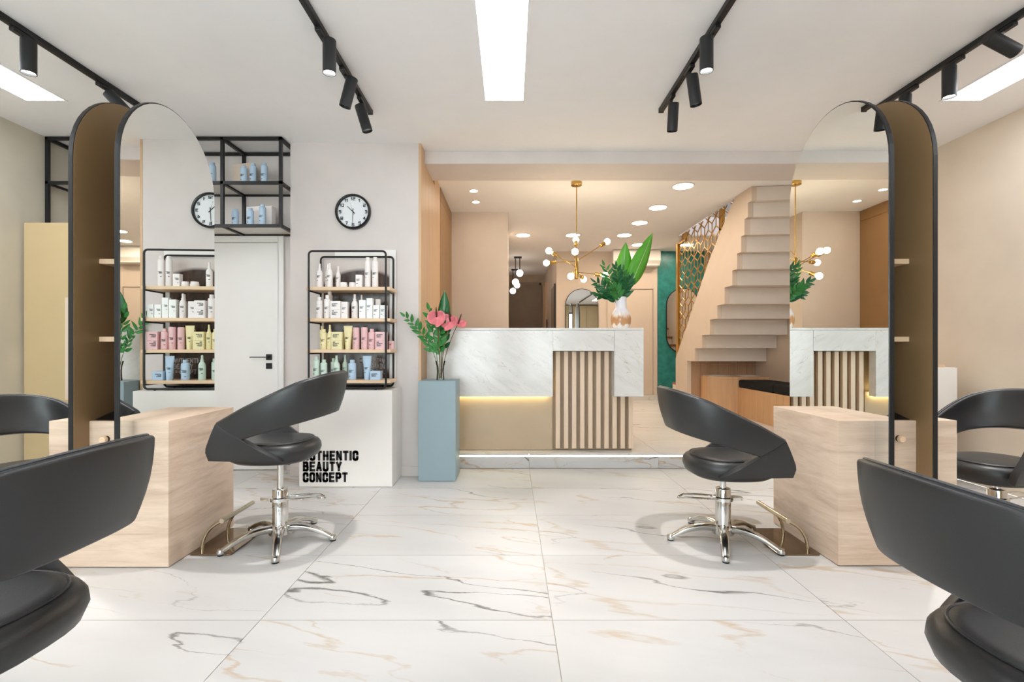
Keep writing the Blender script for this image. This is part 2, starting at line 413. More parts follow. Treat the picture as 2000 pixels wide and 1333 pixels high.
# ------------------------------------------------------------------ lettering (stroke glyphs)
RB = lambda: None
GL = {
 'A': [[(0, 0), (.5, 1), (1, 0)], [(.2, .3), (.8, .3)]],
 'U': [[(0, 1), (0, .18), (.12, .04), (.32, 0), (.68, 0), (.88, .04), (1, .18), (1, 1)]],
 'T': [[(0, 1), (1, 1)], [(.5, 1), (.5, 0)]],
 'H': [[(0, 0), (0, 1)], [(1, 0), (1, 1)], [(0, .5), (1, .5)]],
 'E': [[(1, 1), (0, 1), (0, 0), (1, 0)], [(0, .52), (.85, .52)]],
 'N': [[(0, 0), (0, 1), (1, 0), (1, 1)]],
 'I': [[(.5, 0), (.5, 1)]],
 'C': [[(1, .68), (1, .84), (.88, .96), (.68, 1), (.32, 1), (.12, .96), (0, .82), (0, .18), (.12, .04), (.32, 0), (.68, 0), (.88, .04), (1, .16), (1, .32)]],
 'B': [[(0, .53), (.7, .53), (.93, .63), (.93, .9), (.72, 1), (0, 1), (0, 0), (.74, 0), (1, .12), (1, .4), (.74, .53)]],
 'Y': [[(0, 1), (.5, .45), (1, 1)], [(.5, .45), (.5, 0)]],
 'O': [[(0, .18), (.12, .04), (.32, 0), (.68, 0), (.88, .04), (1, .18), (1, .82), (.88, .96), (.68, 1), (.32, 1), (.12, .96), (0, .82), (0, .18)]],
 'P': [[(0, 0), (0, 1), (.74, 1), (1, .88), (1, .56), (.74, .44), (0, .44)]],
 '0': [[(0, 0), (1, 0), (1, 1), (0, 1), (0, 0)]], '1': [[(.15, .8), (.6, 1), (.6, 0)]],
 '2': [[(0, 1), (1, 1), (1, .5), (0, .5), (0, 0), (1, 0)]], '3': [[(0, 1), (1, 1), (1, 0), (0, 0)], [(.2, .5), (1, .5)]],
 '4': [[(1, .3), (0, .3), (0, .45), (.55, 1), (.78, 1), (.78, 0)]], '5': [[(1, 1), (0, 1), (0, .55), (1, .55), (1, 0), (0, 0)]],
 '6': [[(1, 1), (0, 1), (0, 0), (1, 0), (1, .5), (0, .5)]], '7': [[(0, 1), (1, 1), (.4, 0)]],
 '8': [[(0, 0), (1, 0), (1, 1), (0, 1), (0, 0)], [(0, .5), (1, .5)]], '9': [[(0, 0), (1, 0), (1, 1), (0, 1), (0, .5), (1, .5)]],
}
def text_width(s, h, gw=.42, gap=.2):
    return sum((h*.16 if ch == 'I' else h*gw*1.0 + h*.16) + h*gap*.4 for ch in s) - h*gap*.4

def text_mb(mb, s, x, z, h, y=0.0, t=.16, gw=.42, gap=.2, mirror=1, depth=.002, X=None):
    """flat bold condensed capitals in the XZ plane facing -Y, baseline z, cap height h"""
    st = h*t
    for ch in s:
        if ch == ' ': x += mirror*h*.3; continue
        w = 0.0 if ch == 'I' else h*gw
        for pl in GL[ch]:
            P = [(x + mirror*(st/2 + (px if ch != 'I' else 0)*w), z + st/2 + pz*(h-st)) for px, pz in pl]
            for (ax, az), (bx, bz) in zip(P, P[1:]):
                dx, dz = bx-ax, bz-az; l = math.hypot(dx, dz)
                if l < 1e-9: continue
                ux, uz = dx/l, dz/l; e = st*.42
                ax2, az2, bx2, bz2 = ax-ux*e, az-uz*e, bx+ux*e, bz+uz*e
                nx, nz = -uz*st/2, ux*st/2
                mb.prism([(ax2+nx, az2+nz), (ax2-nx, az2-nz), (bx2-nx, bz2-nz), (bx2+nx, bz2+nz)], y-depth, y, 'y', X)
        x += mirror*(w + st + h*gap*.4)
    return x

# ================================================================== THE ROOM
XL, XR, H = -3.93, 3.80, 2.90
YF = -2.6                     # shopfront behind the camera
# --- floor
floor = struct('floor', MB().box(XL, XR, YF, 4.53, -.12, -.004), 'grout', 'large white marble-look floor tiles with gold and grey veins')
tile_me = MB().box(-.5985, .5985, -.3105, .3105, -.02, 0).mesh('floor_tile', 'tile')
gx0, gy0, tw, td = -1.027, 1.996, 1.199, .624
cut_cache = {}
def tile(parent, x0, x1, y0, y1, ztop, mat, full_w, full_d):
    g = .0015
    key = (round(x1-x0, 3), round(y1-y0, 3), mat)
    if key not in cut_cache:
        w, d = (x1-x0)/2-g, (y1-y0)/2-g
        cut_cache[key] = MB().box(-w, w, -d, d, -.02, 0).mesh('floor_tile', mat)
    return ob('floor_tile', cut_cache[key], parent, loc=((x0+x1)/2, (y0+y1)/2, ztop))
for i in range(-3, 5):
    for j in range(-8, 5):
        x0, x1 = max(XL, gx0+i*tw), min(XR, gx0+(i+1)*tw); y0, y1 = max(YF, gy0+j*td), min(4.508, gy0+(j+1)*td)
        if x1-x0 > .03 and y1-y0 > .03: tile(floor, x0, x1, y0, y1, 0, 'tile', tw, td)

# --- raised reception floor with step
ZR = .14
fr = struct('floor_reception', MB().box(-1.2, XR, 4.56, 9.1, -.1, ZR-.004).box(-.3, .95, 9.1, 12.2, -.1, ZR-.004), 'grout', 'raised marble-look reception floor behind the step')
for i in range(-1, 5):
    for j in range(0, 13):
        x0, x1 = max(-1.0, gx0+i*tw), min(XR, gx0+(i+1)*tw); y0 = 4.50+j*td; y1 = y0+td
        if j > 7: x0, x1 = max(x0, -.05), min(x1, .9)
        else: y1 = min(y1, 9.06)
        y1 = min(y1, 12.1)
        if x1-x0 > .03 and y1-y0 > .03: tile(fr, x0, x1, y0, y1, ZR, 'tile_warm', tw, td)
for i in range(0, 4):
    x0, x1 = max(-.79, gx0+i*tw), min(XR, gx0+(i+1)*tw)
    ob('step_riser', MB().box(x0+.0015-(x0+x1)/2, x1-.0015-(x0+x1)/2, 0, .05, -.105, 0).mesh('step_riser', 'tile'), fr, loc=((x0+x1)/2, 4.508, .105))
MB().box(-.79, XR, 4.506, 4.57, .1352, .1385).obj('edge_joint', 'grout', fr)
st = MB().box(-.79, XR, 4.522, 4.55, .106, .134).obj('led_strip_light', 'strip')
tag(st, 'glowing white LED strip under the edge of the marble step', 'light strip')

# --- ceilings
c = struct('ceiling', MB().box(XL, XR, YF, 4.42, H, H+.12).box(XL, -.805, 4.42, 4.62, H, H+.12), 'ceiling', 'white plain ceiling of the salon room')
c2 = MB()
c2.box(-1.2, 2.68, 4.42, 9.1, H, H+.3).box(2.68, XR, 4.42, 5.42, H, H+.3).box(2.68, XR, 7.75, 9.1, H, H+.3).box(-.3, .95, 9.1, 12.2, H, H+.3)
struct('ceiling_reception', c2, 'ceiling', 'warm lit reception ceiling with stair opening')
struct('trim_1', MB().box(-.79, XR, 4.41, 4.86, 2.787, H), 'wall_white', 'pale boxed ceiling beam above the reception step', bevel=.003)

# --- walls of the salon
struct('wall_left', MB().box(XL-.1, XL, YF, 4.6, 0, H), 'wall_plaster', 'beige textured plaster wall on the left')
struct('wall_right', MB().box(XR, XR+.1, YF, 9.2, 0, H), 'wall_plaster_right', 'warm beige textured plaster wall on the right')
struct('wall_back', MB().box(XL, -1.919, 4.45, 4.6, 0, H), 'wall_white', 'pale alcove wall around the white door')
struct('wall_column', MB().box(-1.919, -.80, 4.24, 4.62, 0, H), 'wall_white', 'pale wall pier carrying the round clock')
struct('baseboard_column', MB().box(-1.919, -.80, 4.228, 4.239, 0, .085), 'wall_white', 'white baseboard along the clock wall', bevel=.003)
# shopfront wall behind the camera with windows
wf = MB()
wf.box(XL, XR, YF-.12, YF, 0, .25).box(XL, XR, YF-.12, YF, 2.6, H)
wf.box(XL, -3.3, YF-.12, YF, .25, 2.6).box(-.35, .35, YF-.12, YF, .25, 2.6).box(1.2, XR, YF-.12, YF, .25, 2.6)
struct('wall_front', wf, 'wall_white', 'shopfront wall behind the viewer')
for k, (a, b_) in enumerate(((-3.3, -.35), (.35, 1.2))):
    fo = MB()
    for x in (a, (a+b_)/2-.03, b_-.06): fo.box(x, x+.06, YF-.09, YF-.03, .25, 2.6)
    fo.box(a, b_, YF-.09, YF-.03, .25, .31).box(a, b_, YF-.09, YF-.03, 2.54, 2.6)
    w_ = struct('window_%d' % (k+1), fo, 'black', 'black framed shop window')
    MB().box(a+.05, b_-.05, YF-.065, YF-.055, .3, 2.55).obj('pane', 'pane', w_)
# panelled tall cupboards on the front wall, seen only in the far arched mirror
t = thing('cupboard_wall', 'olive beige cupboard doors reflected in the far arched mirror', 'cupboard', (2.95, YF+.3, 0))
MB().box(1.24, XR-.01, YF+.005, YF+.40, .01, 2.86).obj('body', 'gold_cab', t)
for i in range(4):
    for z0, z1 in ((.05, 1.0), (1.01, 1.95), (1.96, 2.84)):
        MB().box(1.26+i*.632, 1.26+i*.632+.622, YF+.40, YF+.42, z0, z1).obj('door', 'gold_cab', t, bevel=.003)

# --- reception walls
struct('wall_reception_side', MB().box(-1.1, -.802, 4.62, 6.5, 0, H), 'wall_sand', 'wall behind the oak panelling')
struct('wall_reception_back', MB().box(-.80, -.034, 6.40, 6.52, ZR, H), 'wall_sand', 'plain sand coloured wall behind the counter')
struct('wall_corridor_left', MB().box(-.14, -.034, 6.52, 12.1, ZR, H), 'wall_sand', 'left wall of the corridor')
struct('wall_corridor_end', MB().box(-.1, .95, 12.0, 12.1, ZR, H), 'corridor', 'dim end wall of the corridor')
struct('wall_corridor_right', MB().box(.85, .95, 9.12, 12.0, ZR, H), 'wall_sand', 'right wall of the corridor')
struct('wall_far', MB().box(.85, 2.73, 9.02, 9.12, ZR, H), 'wall_peach', 'peach wall with arched mirror at the back')
struct('wall_teal', MB().box(2.73, 3.59, 9.0, 9.12, ZR, 4.8), 'wall_teal', 'teal polished plaster wall behind the gold screen')
struct('wall_far_right', MB().box(3.59, XR, 9.02, 9.12, ZR, 4.8), 'wall_peach', 'peach wall strip right of the teal wall')
struct('baseboard_far', MB().box(.85, XR, 8.985, 8.999, ZR, ZR+.10), 'tile_warm', 'low stone baseboard along the far wall')
struct('wall_stair_right', MB().box(3.70, XR-.001, 4.87, 9.0, ZR, H-.001), 'wall_peach', 'peach side wall beside the stairs')
# stairwell above the ceiling
sw = MB().box(2.6, 2.68, 5.0, 9.1, H+.3, 4.8).box(2.6, XR+.1, 4.98, 5.08, H+.3, 4.8).box(XR, XR+.1, 5.0, 9.1, H, 4.8).box(2.6, 3.1, 4.98, 9.15, 4.8, 4.9).box(3.1, XR+.1, 4.98, 6.0, 4.8, 4.9).box(3.1, XR+.1, 7.6, 9.15, 4.8, 4.9)  # unseen roof, gap added to let daylight fall into the stairwell
struct('wall_stairwell', sw, 'wall_white', 'white walls of the stairwell above')

# oak planks on the passage wall
pan = thing('oak_wall_panel', 'light oak panelling on the passage edge beside the clock wall', 'wall panel', (-.79, 4.8, 0))
for k in range(6):
    y0 = 4.236+k*.19
    MB().box(-.80, -.778, y0+.001, y0+.189, .0 if k < 1 else ZR, H-.001 if k < 1 else (2.786 if y0 < 4.9 else H-.001)).obj('plank', 'oak_panel', pan, bevel=.0015)
cab = thing('ochre_cupboard', 'tall ochre built-in cupboard in the passage beyond the oak panelling', 'cupboard', (-.79, 5.9, ZR))
MB().box(-.80, -.79, 5.38, 6.398, ZR, H-.001).obj('body', 'backing', cab)
for y0, y1 in ((5.382, 5.885), (5.889, 6.396)):
    for z0, z1 in ((ZR+.02, 1.30), (1.304, 2.76), (2.764, H-.004)):
        MB().box(-.79, -.775, y0, y1, z0, z1).obj('door', 'ochre', cab, bevel=.0015)

# --- salon door
d1 = thing('door_1', 'white flush door with black square lever handle', None, (-2.52, 4.44, 0), kind='structure')
fb = MB().box(-3.02, -2.945, 4.425, 4.449, 0, 2.137).box(-2.115, -2.065, 4.425, 4.449, 0, 2.137).box(-2.945, -2.115, 4.425, 4.449, 2.077, 2.137)
fb.obj('door_frame', 'door_white', d1, bevel=.003)
MB().box(-2.942, -2.118, 4.432, 4.448, .006, 2.074).obj('door_leaf', 'door_white', d1, bevel=.002)
hb = MB().box(-2.222, -2.172, 4.418, 4.432, 1.005, 1.058).box(-2.355, -2.19, 4.386, 4.398, 1.028, 1.036).box(-2.202, -2.19, 4.392, 4.42, 1.026, 1.038)
hb.obj('handle', 'black', d1, bevel=.002)
MB().box(-2.222, -2.172, 4.418, 4.432, .925, .978).obj('lock_plate', 'black', d1, bevel=.002)

# --- far beige door
d2 = thing('door_2', 'beige door behind the counter beneath the air conditioner', None, (2.25, 9.0, ZR), kind='structure')
MB().box(1.79, 1.88, 8.99, 9.019, ZR+.1, 2.28).box(2.64, 2.715, 8.99, 9.019, ZR+.1, 2.28).box(1.88, 2.64, 8.99, 9.019, 2.20, 2.28).obj('door_frame', 'wall_peach', d2, bevel=.004)
MB().box(1.885, 2.635, 9.005, 9.019, ZR+.1, 2.195).obj('door_leaf', 'wall_peach', d2, bevel=.003)
MB().sphere((1.95, 8.985, 1.2), .022).obj('handle', 'brass', d2, smooth=True)
# corridor doors
d3 = thing('door_3', 'dim grey-brown door at the end of the corridor', None, (.33, 12, ZR), kind='structure')
MB().box(-.02, .70, 11.975, 11.998, ZR, 2.66).obj('door_leaf', 'door_grey', d3)
MB().box(.70, .76, 11.96, 11.998, ZR, 2.7).box(-.02, .76, 11.96, 11.998, 2.66, 2.72).obj('door_frame', 'door_grey', d3)
d4 = thing('door_4', 'half open framed door on the right wall of the corridor', None, (.84, 9.6, ZR), kind='structure')
MB().box(.828, .849, 9.16, 9.9, ZR, 2.3).obj('door_leaf', 'door_grey', d4)
MB().box(.815, .849, 9.125, 9.16, ZR, 2.32).obj('door_frame', 'black', d4)
MB().box(.80, .849, 11.2, 11.3, ZR, 2.62).box(.80, .849, 11.86, 11.95, ZR, 2.62).obj('oak_jamb', 'oak_panel', d4)
MB().box(.81, .83, 10.95, 11.02, 1.55, 1.75).obj('switch_plate', 'black', d4)

# ------------------------------------------------------------------ ceiling lights
def led_panel(xc, label):
    t = thing('ceiling_led_panel', label, 'ceiling light', (xc, 1.5, H), 'long LED panels in the ceiling')
    w = .135
    fm = MB()
    y0, y1 = -.6, 3.495
    fm.box(xc-w-.014, xc-w, y0, y1+.014, H-.006, H-.0005).box(xc+w, xc+w+.014, y0, y1+.014, H-.006, H-.0005)
    fm.box(xc-w, xc+w, y1, y1+.014, H-.006, H-.0005).box(xc-w-.014, xc+w+.014, y0-.014, y0, H-.006, H-.0005)
    fm.obj('frame', 'ceiling', t)
    MB().box(xc-w, xc+w, y0, y1, H-.003, H-.0005).obj('diffuser', 'led', t)
led_panel(-.044, 'long LED ceiling panel in the middle of the ceiling')
led_panel(-3.34, 'long LED ceiling panel beside the left plaster wall')
led_panel(3.24, 'long LED ceiling panel beside the right plaster wall')

def downlight(x, y, r, label, grp):
    t = thing('downlight', label, 'ceiling light', (x, y, H), grp)
    ring = [(r*1.12, -.001), (r*1.12, -.006), (r, -.008), (r*.97, -.001)]
    MB().lathe([(r*1.14, 0), (r*1.14, -.005), (r*1.02, -.009), (r, -.002)], 28, (x, y, H), cap=(False, False)).obj('trim_ring', 'trim_light', t, smooth=True)
    MB().lathe([(1e-6, -.004), (r, -.004), (r, -.0005)], 28, (x, y, H)).obj('lens', 'down', t, smooth=True)
big = [(1.90, 5.35, 'largest round downlight, nearest the stairs'), (1.87, 6.17, 'second round downlight from the stairs end of the row'),
       (1.84, 6.93, 'third round downlight in the row toward the back'), (1.80, 7.69, 'round downlight just left above the tall leaf of the vase'),
       (.987, 7.69, 'round downlight behind the chandelier rod'), (.20, 7.69, 'round downlight at the left, before the corridor'),
       (2.21, 8.41, 'farthest round downlight above the air conditioner'), (3.05, 8.41, 'round downlight seen through the gold screen')]
for x, y, l in big: downlight(x, y, .105, l, 'round reception downlights')
downlight(-.417, 5.51, .042, 'small recessed spotlight by the oak panelling, nearer one', 'small recessed spotlights')
downlight(-.42, 5.93, .042, 'small recessed spotlight by the ochre cupboard, farther one', 'small recessed spotlights')

# ------------------------------------------------------------------ track lights
def track(x, y1, label):
    t = thing('light_track', label, 'light track', (x, 1.5, H), 'black ceiling light tracks')
    MB().box(x-.017, x+.017, -1.0, y1, H-.032, H-.0005).obj('rail', 'black', t, bevel=.002)
    MB().box(x-.006, x+.006, -.95, y1-.03, H-.0335, H-.031).obj('slot', 'black_plastic', t)
    MB().box(x-.018, x+.018, y1, y1+.012, H-.034, H-.0005).obj('end_cap', 'black', t)
track(-2.71, 3.62, 'black light track above the left styling station')
track(-1.05, 3.64, 'black light track left of the middle LED panel')
track(1.12, 3.61, 'black light track right of the middle LED panel')
track(2.70, 3.62, 'black light track above the right styling station')

def spot(x, y, ox, dirv, on, label):
    """track spotlight: adapter under the rail, arm, cylinder head pointing along dirv"""
    t = thing('track_spotlight', label, 'spotlight', (x, y, H-.034), 'black track spotlights')
    MB().box(x-.015, x+.015, y-.06, y+.05, H-.055, H-.034).obj('adapter', 'black', t, bevel=.003)
    d = Vector(dirv).normalized(); L = .185; r = .036
    c = Vector((x+ox, y, H-.085)); p0 = c - d*.012; 
    MB().tube([(x, y, H-.05), (x+ox*.5, y, H-.07), tuple(c + d*.03)], .009, 8).obj('arm', 'black', t, smooth=True)
    X = tracked(p0, d)
    MB().lathe([(r*.96, 0), (r, .003), (r, L), (r*.9, L), (r*.86, L-.014)], 28, X=X, cap=(True, False)).obj('head', 'spot', t, smooth=True)
    MB().lathe([(1e-6, L-.010), (r*.87, L-.012), (r*.87, L-.02)], 24, X=X).obj('lens', 'spot_on' if on else 'spot_off', t, smooth=True)
    if on:
        ld = bpy.data.lights.new('spot_beam', 'SPOT'); ld.energy = 75; ld.spot_size = R(62); ld.spot_blend = .5; ld.shadow_soft_size = .03; ld.color = (1, .97, .93)
        lo = bpy.data.objects.new('spot_beam', ld); COL.objects.link(lo); lo.matrix_world = Matrix.Translation(p0+d*(L+.012)) @ (-d).to_track_quat('Z', 'Y').to_matrix().to_4x4()
        lo.parent = t; lo.matrix_parent_inverse = BASE[t.name].inverted()
spot(-2.71, 2.70, .035, (0, .0, -1), True, 'lit track spotlight pointing straight down, far left')
spot(-2.71, 3.25, .03, (.6, .35, -.75), False, 'track spotlight peeking over the left arched mirror')
spot(-1.05, 2.70, .045, (0, .0, -1), True, 'lit track spotlight, first on the left middle track')
spot(-1.05, 3.08, .045, (-.28, .05, -1), False, 'track spotlight tilted left, second on the left middle track')
spot(-1.05, 3.43, -.01, (.30, .05, -1), False, 'track spotlight tilted right, at the end of the left middle track')
spot(1.12, 2.68, -.04, (0, .0, -1), True, 'lit track spotlight, first on the right middle track')
spot(1.12, 3.05, .02, (.16, .05, -1), False, 'track spotlight tilted right, second on the right middle track')
spot(1.12, 3.40, .02, (0, .18, -1), False, 'track spotlight at the end of the right middle track')
spot(2.70, 2.66, -.08, (1, .1, -.42), False, 'track spotlight turned almost sideways, far right')
spot(2.70, 2.96, -.03, (0, .0, -1), True, 'lit track spotlight pointing straight down, far right')
spot(2.70, 3.29, -.03, (.05, .1, -1), False, 'track spotlight peeking over the right arched mirror')

# ------------------------------------------------------------------ styling stations
def arch(yc, r, z0, zs, n=24):
    pts = [(yc-r, z0), (yc+r, z0)]
    pts += [(yc+r*math.cos(R(180*i/n)), zs+r*math.sin(R(180*i/n))) for i in range(n+1)]
    return pts

def station(sg, xin, xout, y0, y1, xm, xo, ym, r, rot, label):
    """sg=+1 right of the room, -1 left. xin/xout block sides; xm mirror face, xo outer panel face"""
    t = thing('styling_station', label, 'styling station', ((xin+xout)/2, (y0+y1)/2, 0), 'double styling stations')
    a, b_ = min(xin, xout), max(xin, xout)
    TH = .746
    MB().box(a, b_, y0, y1, .004, TH).obj('table_block', 'oak', t, bevel=.0015)
    # slim shadow joints where the panel boards meet
    for face, pm, outer in (('inner', xm, -sg), ('outer', xo, sg)):
        X = Matrix.Translation((pm, ym, 0)) @ Matrix.Rotation(rot, 4, 'Z') 
        th = .022
        # body lies between mirror face (local x=0) and x=-outer*th
        lo, hi = sorted((0, -outer*th))
        p = MB().prism(arch(0, r, .44, 2.065), lo, hi, 'x', X).obj('arched_panel', 'black', t, bevel=.001)
        g = MB().prism(arch(0, r-.006, .446, 2.065), 0.0, outer*.003, 'x', X).obj('mirror_glass', 'mirror', t)
        MB().prism(arch(0, r-.004, .444, 2.065), -outer*th, -outer*(th+.002), 'x', X).obj('bronze_face', 'bronze_inner', t)
    ia, ib = sorted((xm + sg*.025, xo - sg*.025))
    for z in (1.555, 1.15):
        MB().box(ia, ib, 2.53, 3.05, z, z+.026).obj('shelf', 'oak_shelf', t, bevel=.0015)
    # drawer knob on the block between the panels
    kx, kz = (ia+ib)/2, .655
    Xk = tracked((kx, y0, kz), (0, -1, 0))
    MB().lathe([(.016, 0), (.016, .012)], 20, X=Xk).obj('knob_base', 'black', t, smooth=True)
    MB().lathe([(.012, .010), (.018, .014), (.018, .026), (.015, .030)], 20, X=Xk).obj('knob', 'oak_shelf', t, smooth=True)
    tr = thing('black_wedge', 'low black wedge on the %s styling block' % ('right' if sg > 0 else 'left'), 'tray', ((ia+ib)/2, 2.75, TH))  # low black wedge lying between the two arched panels
    MB().prism([(y0+.02, TH+.001), (y1-.05, TH+.001), (y1-.05, TH+.05), (y0+.2, TH+.045)], ia+.01, ib-.01, 'x').obj('wedge_body', 'black_plastic', tr, bevel=.004)
    MB().box(ia+.012, ib-.012, y1-.09, y1-.05, TH+.045, TH+.062).obj('wedge_lip', 'black_plastic', tr, bevel=.003)

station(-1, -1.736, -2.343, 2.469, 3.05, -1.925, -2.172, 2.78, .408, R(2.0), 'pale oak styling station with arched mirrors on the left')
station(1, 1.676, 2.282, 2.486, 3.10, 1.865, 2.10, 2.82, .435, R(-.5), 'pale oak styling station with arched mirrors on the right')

def footrest(sg, xb, yc, label):
    """bronze plate on the floor beside the block, two bent legs and a bar; sg -1 = left station"""
    t = thing('footrest', label, 'footrest', (xb - sg*.12, yc, 0), 'chrome footrests')
    x0, x1 = sorted((xb - sg*.006, xb - sg*.235))
    pts = rounded_rect(x0, x1, yc-.19, yc+.19, .02, 3)
    MB().prism(pts, .001, .009, 'z').obj('floor_plate', 'bronze', t, bevel=.002)
    d = -sg
    for yy in (yc-.14, yc+.10):
        path = bez((xb+d*.05, yy, .009), (xb+d*.05, yy, .13), (xb+d*.165, yy, .172), 10)
        MB().tube(path, .009, 10).obj('leg', 'satin', t, smooth=True)
    MB().tube([(xb+d*.168, yc-.16, .176), (xb+d*.168, yc+.16, .176)], .013, 14).obj('foot_bar', 'satin', t, smooth=True)
footrest(-1, -1.736, 2.80, 'chrome footrest on a bronze plate at the left station')
footrest(1, 1.676, 2.80, 'chrome footrest on a bronze plate at the right station')

# ------------------------------------------------------------------ salon chairs
def interp(tab, x):
    tab = sorted(tab)
    if x <= tab[0][0]: return tab[0][1]
    for (a, va), (b_, vb) in zip(tab, tab[1:]):
        if x <= b_:
            return va + (vb-va)*(x-a)/(b_-a)
    return tab[-1][1]

def chair_plan(q, A, B, fe, Be, fc=-.05):
    """q 0 = back centre, 1 = front end; returns forward, side"""
    if q <= .55:
        a = q/.55*math.pi/2
        return fc - A*math.cos(a)**.8, B*math.sin(a)**.8
    k = (q-.55)/.45
    return fc + (fe-fc)*k, B + (Be-B)*k*k

def chair_meshes():
    m = {}
    # backrest band: loft between lower and upper edge
    NU, NV = 28, 6
    ztop = [(.21, .722), (.07, .80), (-.07, .868), (-.20, .930), (-.30, .968), (-.345, .982)]
    zbot = [(.08, .64), (-.06, .682), (-.19, .718), (-.289, .745)]
    rows = []; top_edge = []
    for i in range(-NU, NU+1):
        q = abs(i)/NU; sg = 1 if i >= 0 else -1
        ft, s_t = chair_plan(q, .293, .285, .21, .262)
        fb_, s_b = chair_plan(q, .239, .262, .08, .250)
        col = []
        for j in range(NV+1):
            v = j/NV
            bul = .012*math.sin(math.pi*v)
            f_ = fb_ + (ft-fb_)*v; s_ = s_b + (s_t-s_b)*v
            nrm = Vector((f_+.05, s_, 0)); nrm = nrm.normalized() if nrm.length > 1e-6 else Vector((-1, 0, 0))
            if q > .55: nrm = Vector((0, 1, 0))
            z = interp(zbot, fb_) + (interp(ztop, ft)-interp(zbot, fb_))*v
            col.append((f_+nrm.x*bul, (s_+nrm.y*bul)*sg, z))
        rows.append(col); top_edge.append(col[-1])
    mb = MB().grid(rows); m['backrest'] = mb.mesh('backrest', 'leather', True)
    mb = MB(); mb.tube([(p[0], p[1], p[2]-.0005) for p in top_edge], .0055, 8); m['piping'] = mb.mesh('piping', 'piping', True)
    # side panels
    P1, P2, P3, P4, P5 = (.21, .722), (.28, .578), (.272, .522), (-.11, .514), (.08, .64)
    for sgn in (1, -1):
        rows = []
        NJ, NI = 8, 8
        for j in range(NJ+1):
            v = j/NJ
            l = (P5[0]+(P4[0]-P5[0])*v, P5[1]+(P4[1]-P5[1])*v)
            if v < .7: k = v/.7; r_ = (P1[0]+(P2[0]-P1[0])*k, P1[1]+(P2[1]-P1[1])*k)
            else: k = (v-.7)/.3; r_ = (P2[0]+(P3[0]-P2[0])*k, P2[1]+(P3[1]-P2[1])*k)
            row = []
            for i in range(NI+1):
                u = i/NI
                fx = l[0]+(r_[0]-l[0])*u
                so = .222*max(0.0, 1-min(1, max(0, .03-fx)/.245)**2.5)**.4
                s_ = .252 + .008*u; s_ += (min(s_, so-.006) - s_)*v**1.6
                row.append((fx, s_*sgn, l[1]+(r_[1]-l[1])*u))
            rows.append(row)
        mb = MB().grid(rows); m['side%d' % sgn] = mb.mesh('side_panel', 'leather', True)
    # seat: superellipse rings
    def ring(s_, z, n=40, e=2.5, cx=.03, a=.245, b_=.222):
        out = []
        for i in range(n):
            t = 2*math.pi*i/n; ct, st_ = math.cos(t), math.sin(t)
            out.append((cx + a*s_*math.copysign(abs(ct)**(2/e), ct), b_*s_*math.copysign(abs(st_)**(2/e), st_), z))
        return out
    def rings(prof, **k):
        mb = MB(); R_ = [ring(s_, z, **k) for s_, z in prof]; n = len(R_[0]); vs = [p for r_ in R_ for p in r_]; fs = []
        for j in range(len(R_)-1):
            for i in range(n): fs.append((j*n+i, j*n+(i+1) % n, (j+1)*n+(i+1) % n, (j+1)*n+i))
        fs += [tuple(range(n))[::-1], tuple((len(R_)-1)*n+i for i in range(n))]
        return mb.add(vs, fs)
    m['seat'] = rings([(.60, .482), (.82, .480), (.94, .498), (1.0, .535), (.985, .562), (.93, .580), (.86, .588), (.80, .589)]).mesh('seat', 'leather', True)
    m['pad'] = rings([(.82, .583), (.825, .592), (.80, .597), (.7, .599), (.35, .597), (.05, .596)]).mesh('seat_pad', 'leather_seat', True)
    mb = MB(); mb.tube(ring(.835, .592), .0045, 6, closed=True); m['pad_piping'] = mb.mesh('pad_piping', 'piping', True)
    m['plate'] = MB().box(-.09, .09, -.08, .08, .462, .482).box(.12, .15, -.05, .05, .49, .515).mesh('seat_plate', 'black')
    m['piston'] = MB().lathe([(.0175, .12), (.0175, .44), (.03, .445), (.032, .465)], 20).mesh('piston', 'chrome', True)
    m['cyl'] = MB().lathe([(.043, .06), (.043, .300), (.040, .307), (.020, .309), (.018, .305)], 28).mesh('pump_cylinder', 'chrome', True)
    m['collar'] = MB().lathe([(.043, .238), (.055, .240), (.055, .258), (.043, .262)], 28).prism([(.04, -.028), (.11, -.014), (.112, .0), (.11, .014), (.04, .028)], .240, .256, 'z').mesh('collar', 'chrome', True)
    lv = bez((-.03, .03, .252), (-.16, .05, .262), (-.22, .03, .262), 8) + bez((-.22, .03, .262), (-.30, .0, .245), (-.22, -.03, .262), 6)[1:] + bez((-.22, -.03, .262), (-.16, -.05, .262), (-.03, -.03, .252), 8)[1:]
    m['lever'] = MB().tube(lv, .0055, 8).mesh('pump_lever', 'chrome', True)
    m['hub'] = MB().lathe([(.03, .045), (.062, .05), (.062, .085), (.05, .10), (.043, .102)], 28).mesh('base_hub', 'alu', True)
    # star leg: rounded box section along an arch
    rows = []
    for k in range(13):
        u = k/12; x = .035 + .265*u
        zc = .080 - .062*u**2.0 + .012*math.sin(math.pi*u)
        hw = .030 - .010*u; hh = .021 - .008*u
        sec = [(x, hw*math.copysign(abs(math.cos(a))**.7, math.cos(a)), zc + hh*math.copysign(abs(math.sin(a))**.7, math.sin(a))) for a in [2*math.pi*i/12 for i in range(12)]]
        rows.append(sec)
    mb = MB(); vs = [p for r_ in rows for p in r_]; n = 12; fs = []
    for j in range(len(rows)-1):
        for i in range(n): fs.append((j*n+i, j*n+(i+1) % n, (j+1)*n+(i+1) % n, (j+1)*n+i))
    fs += [tuple(range(n))[::-1], tuple((len(rows)-1)*n+i for i in range(n))]
    mb.add(vs, fs).lathe([(.021, .009), (.022, .02), (.018, .032), (.006, .036)], 16, (.298, 0, 0))
    m['leg'] = mb.mesh('leg', 'alu', True)
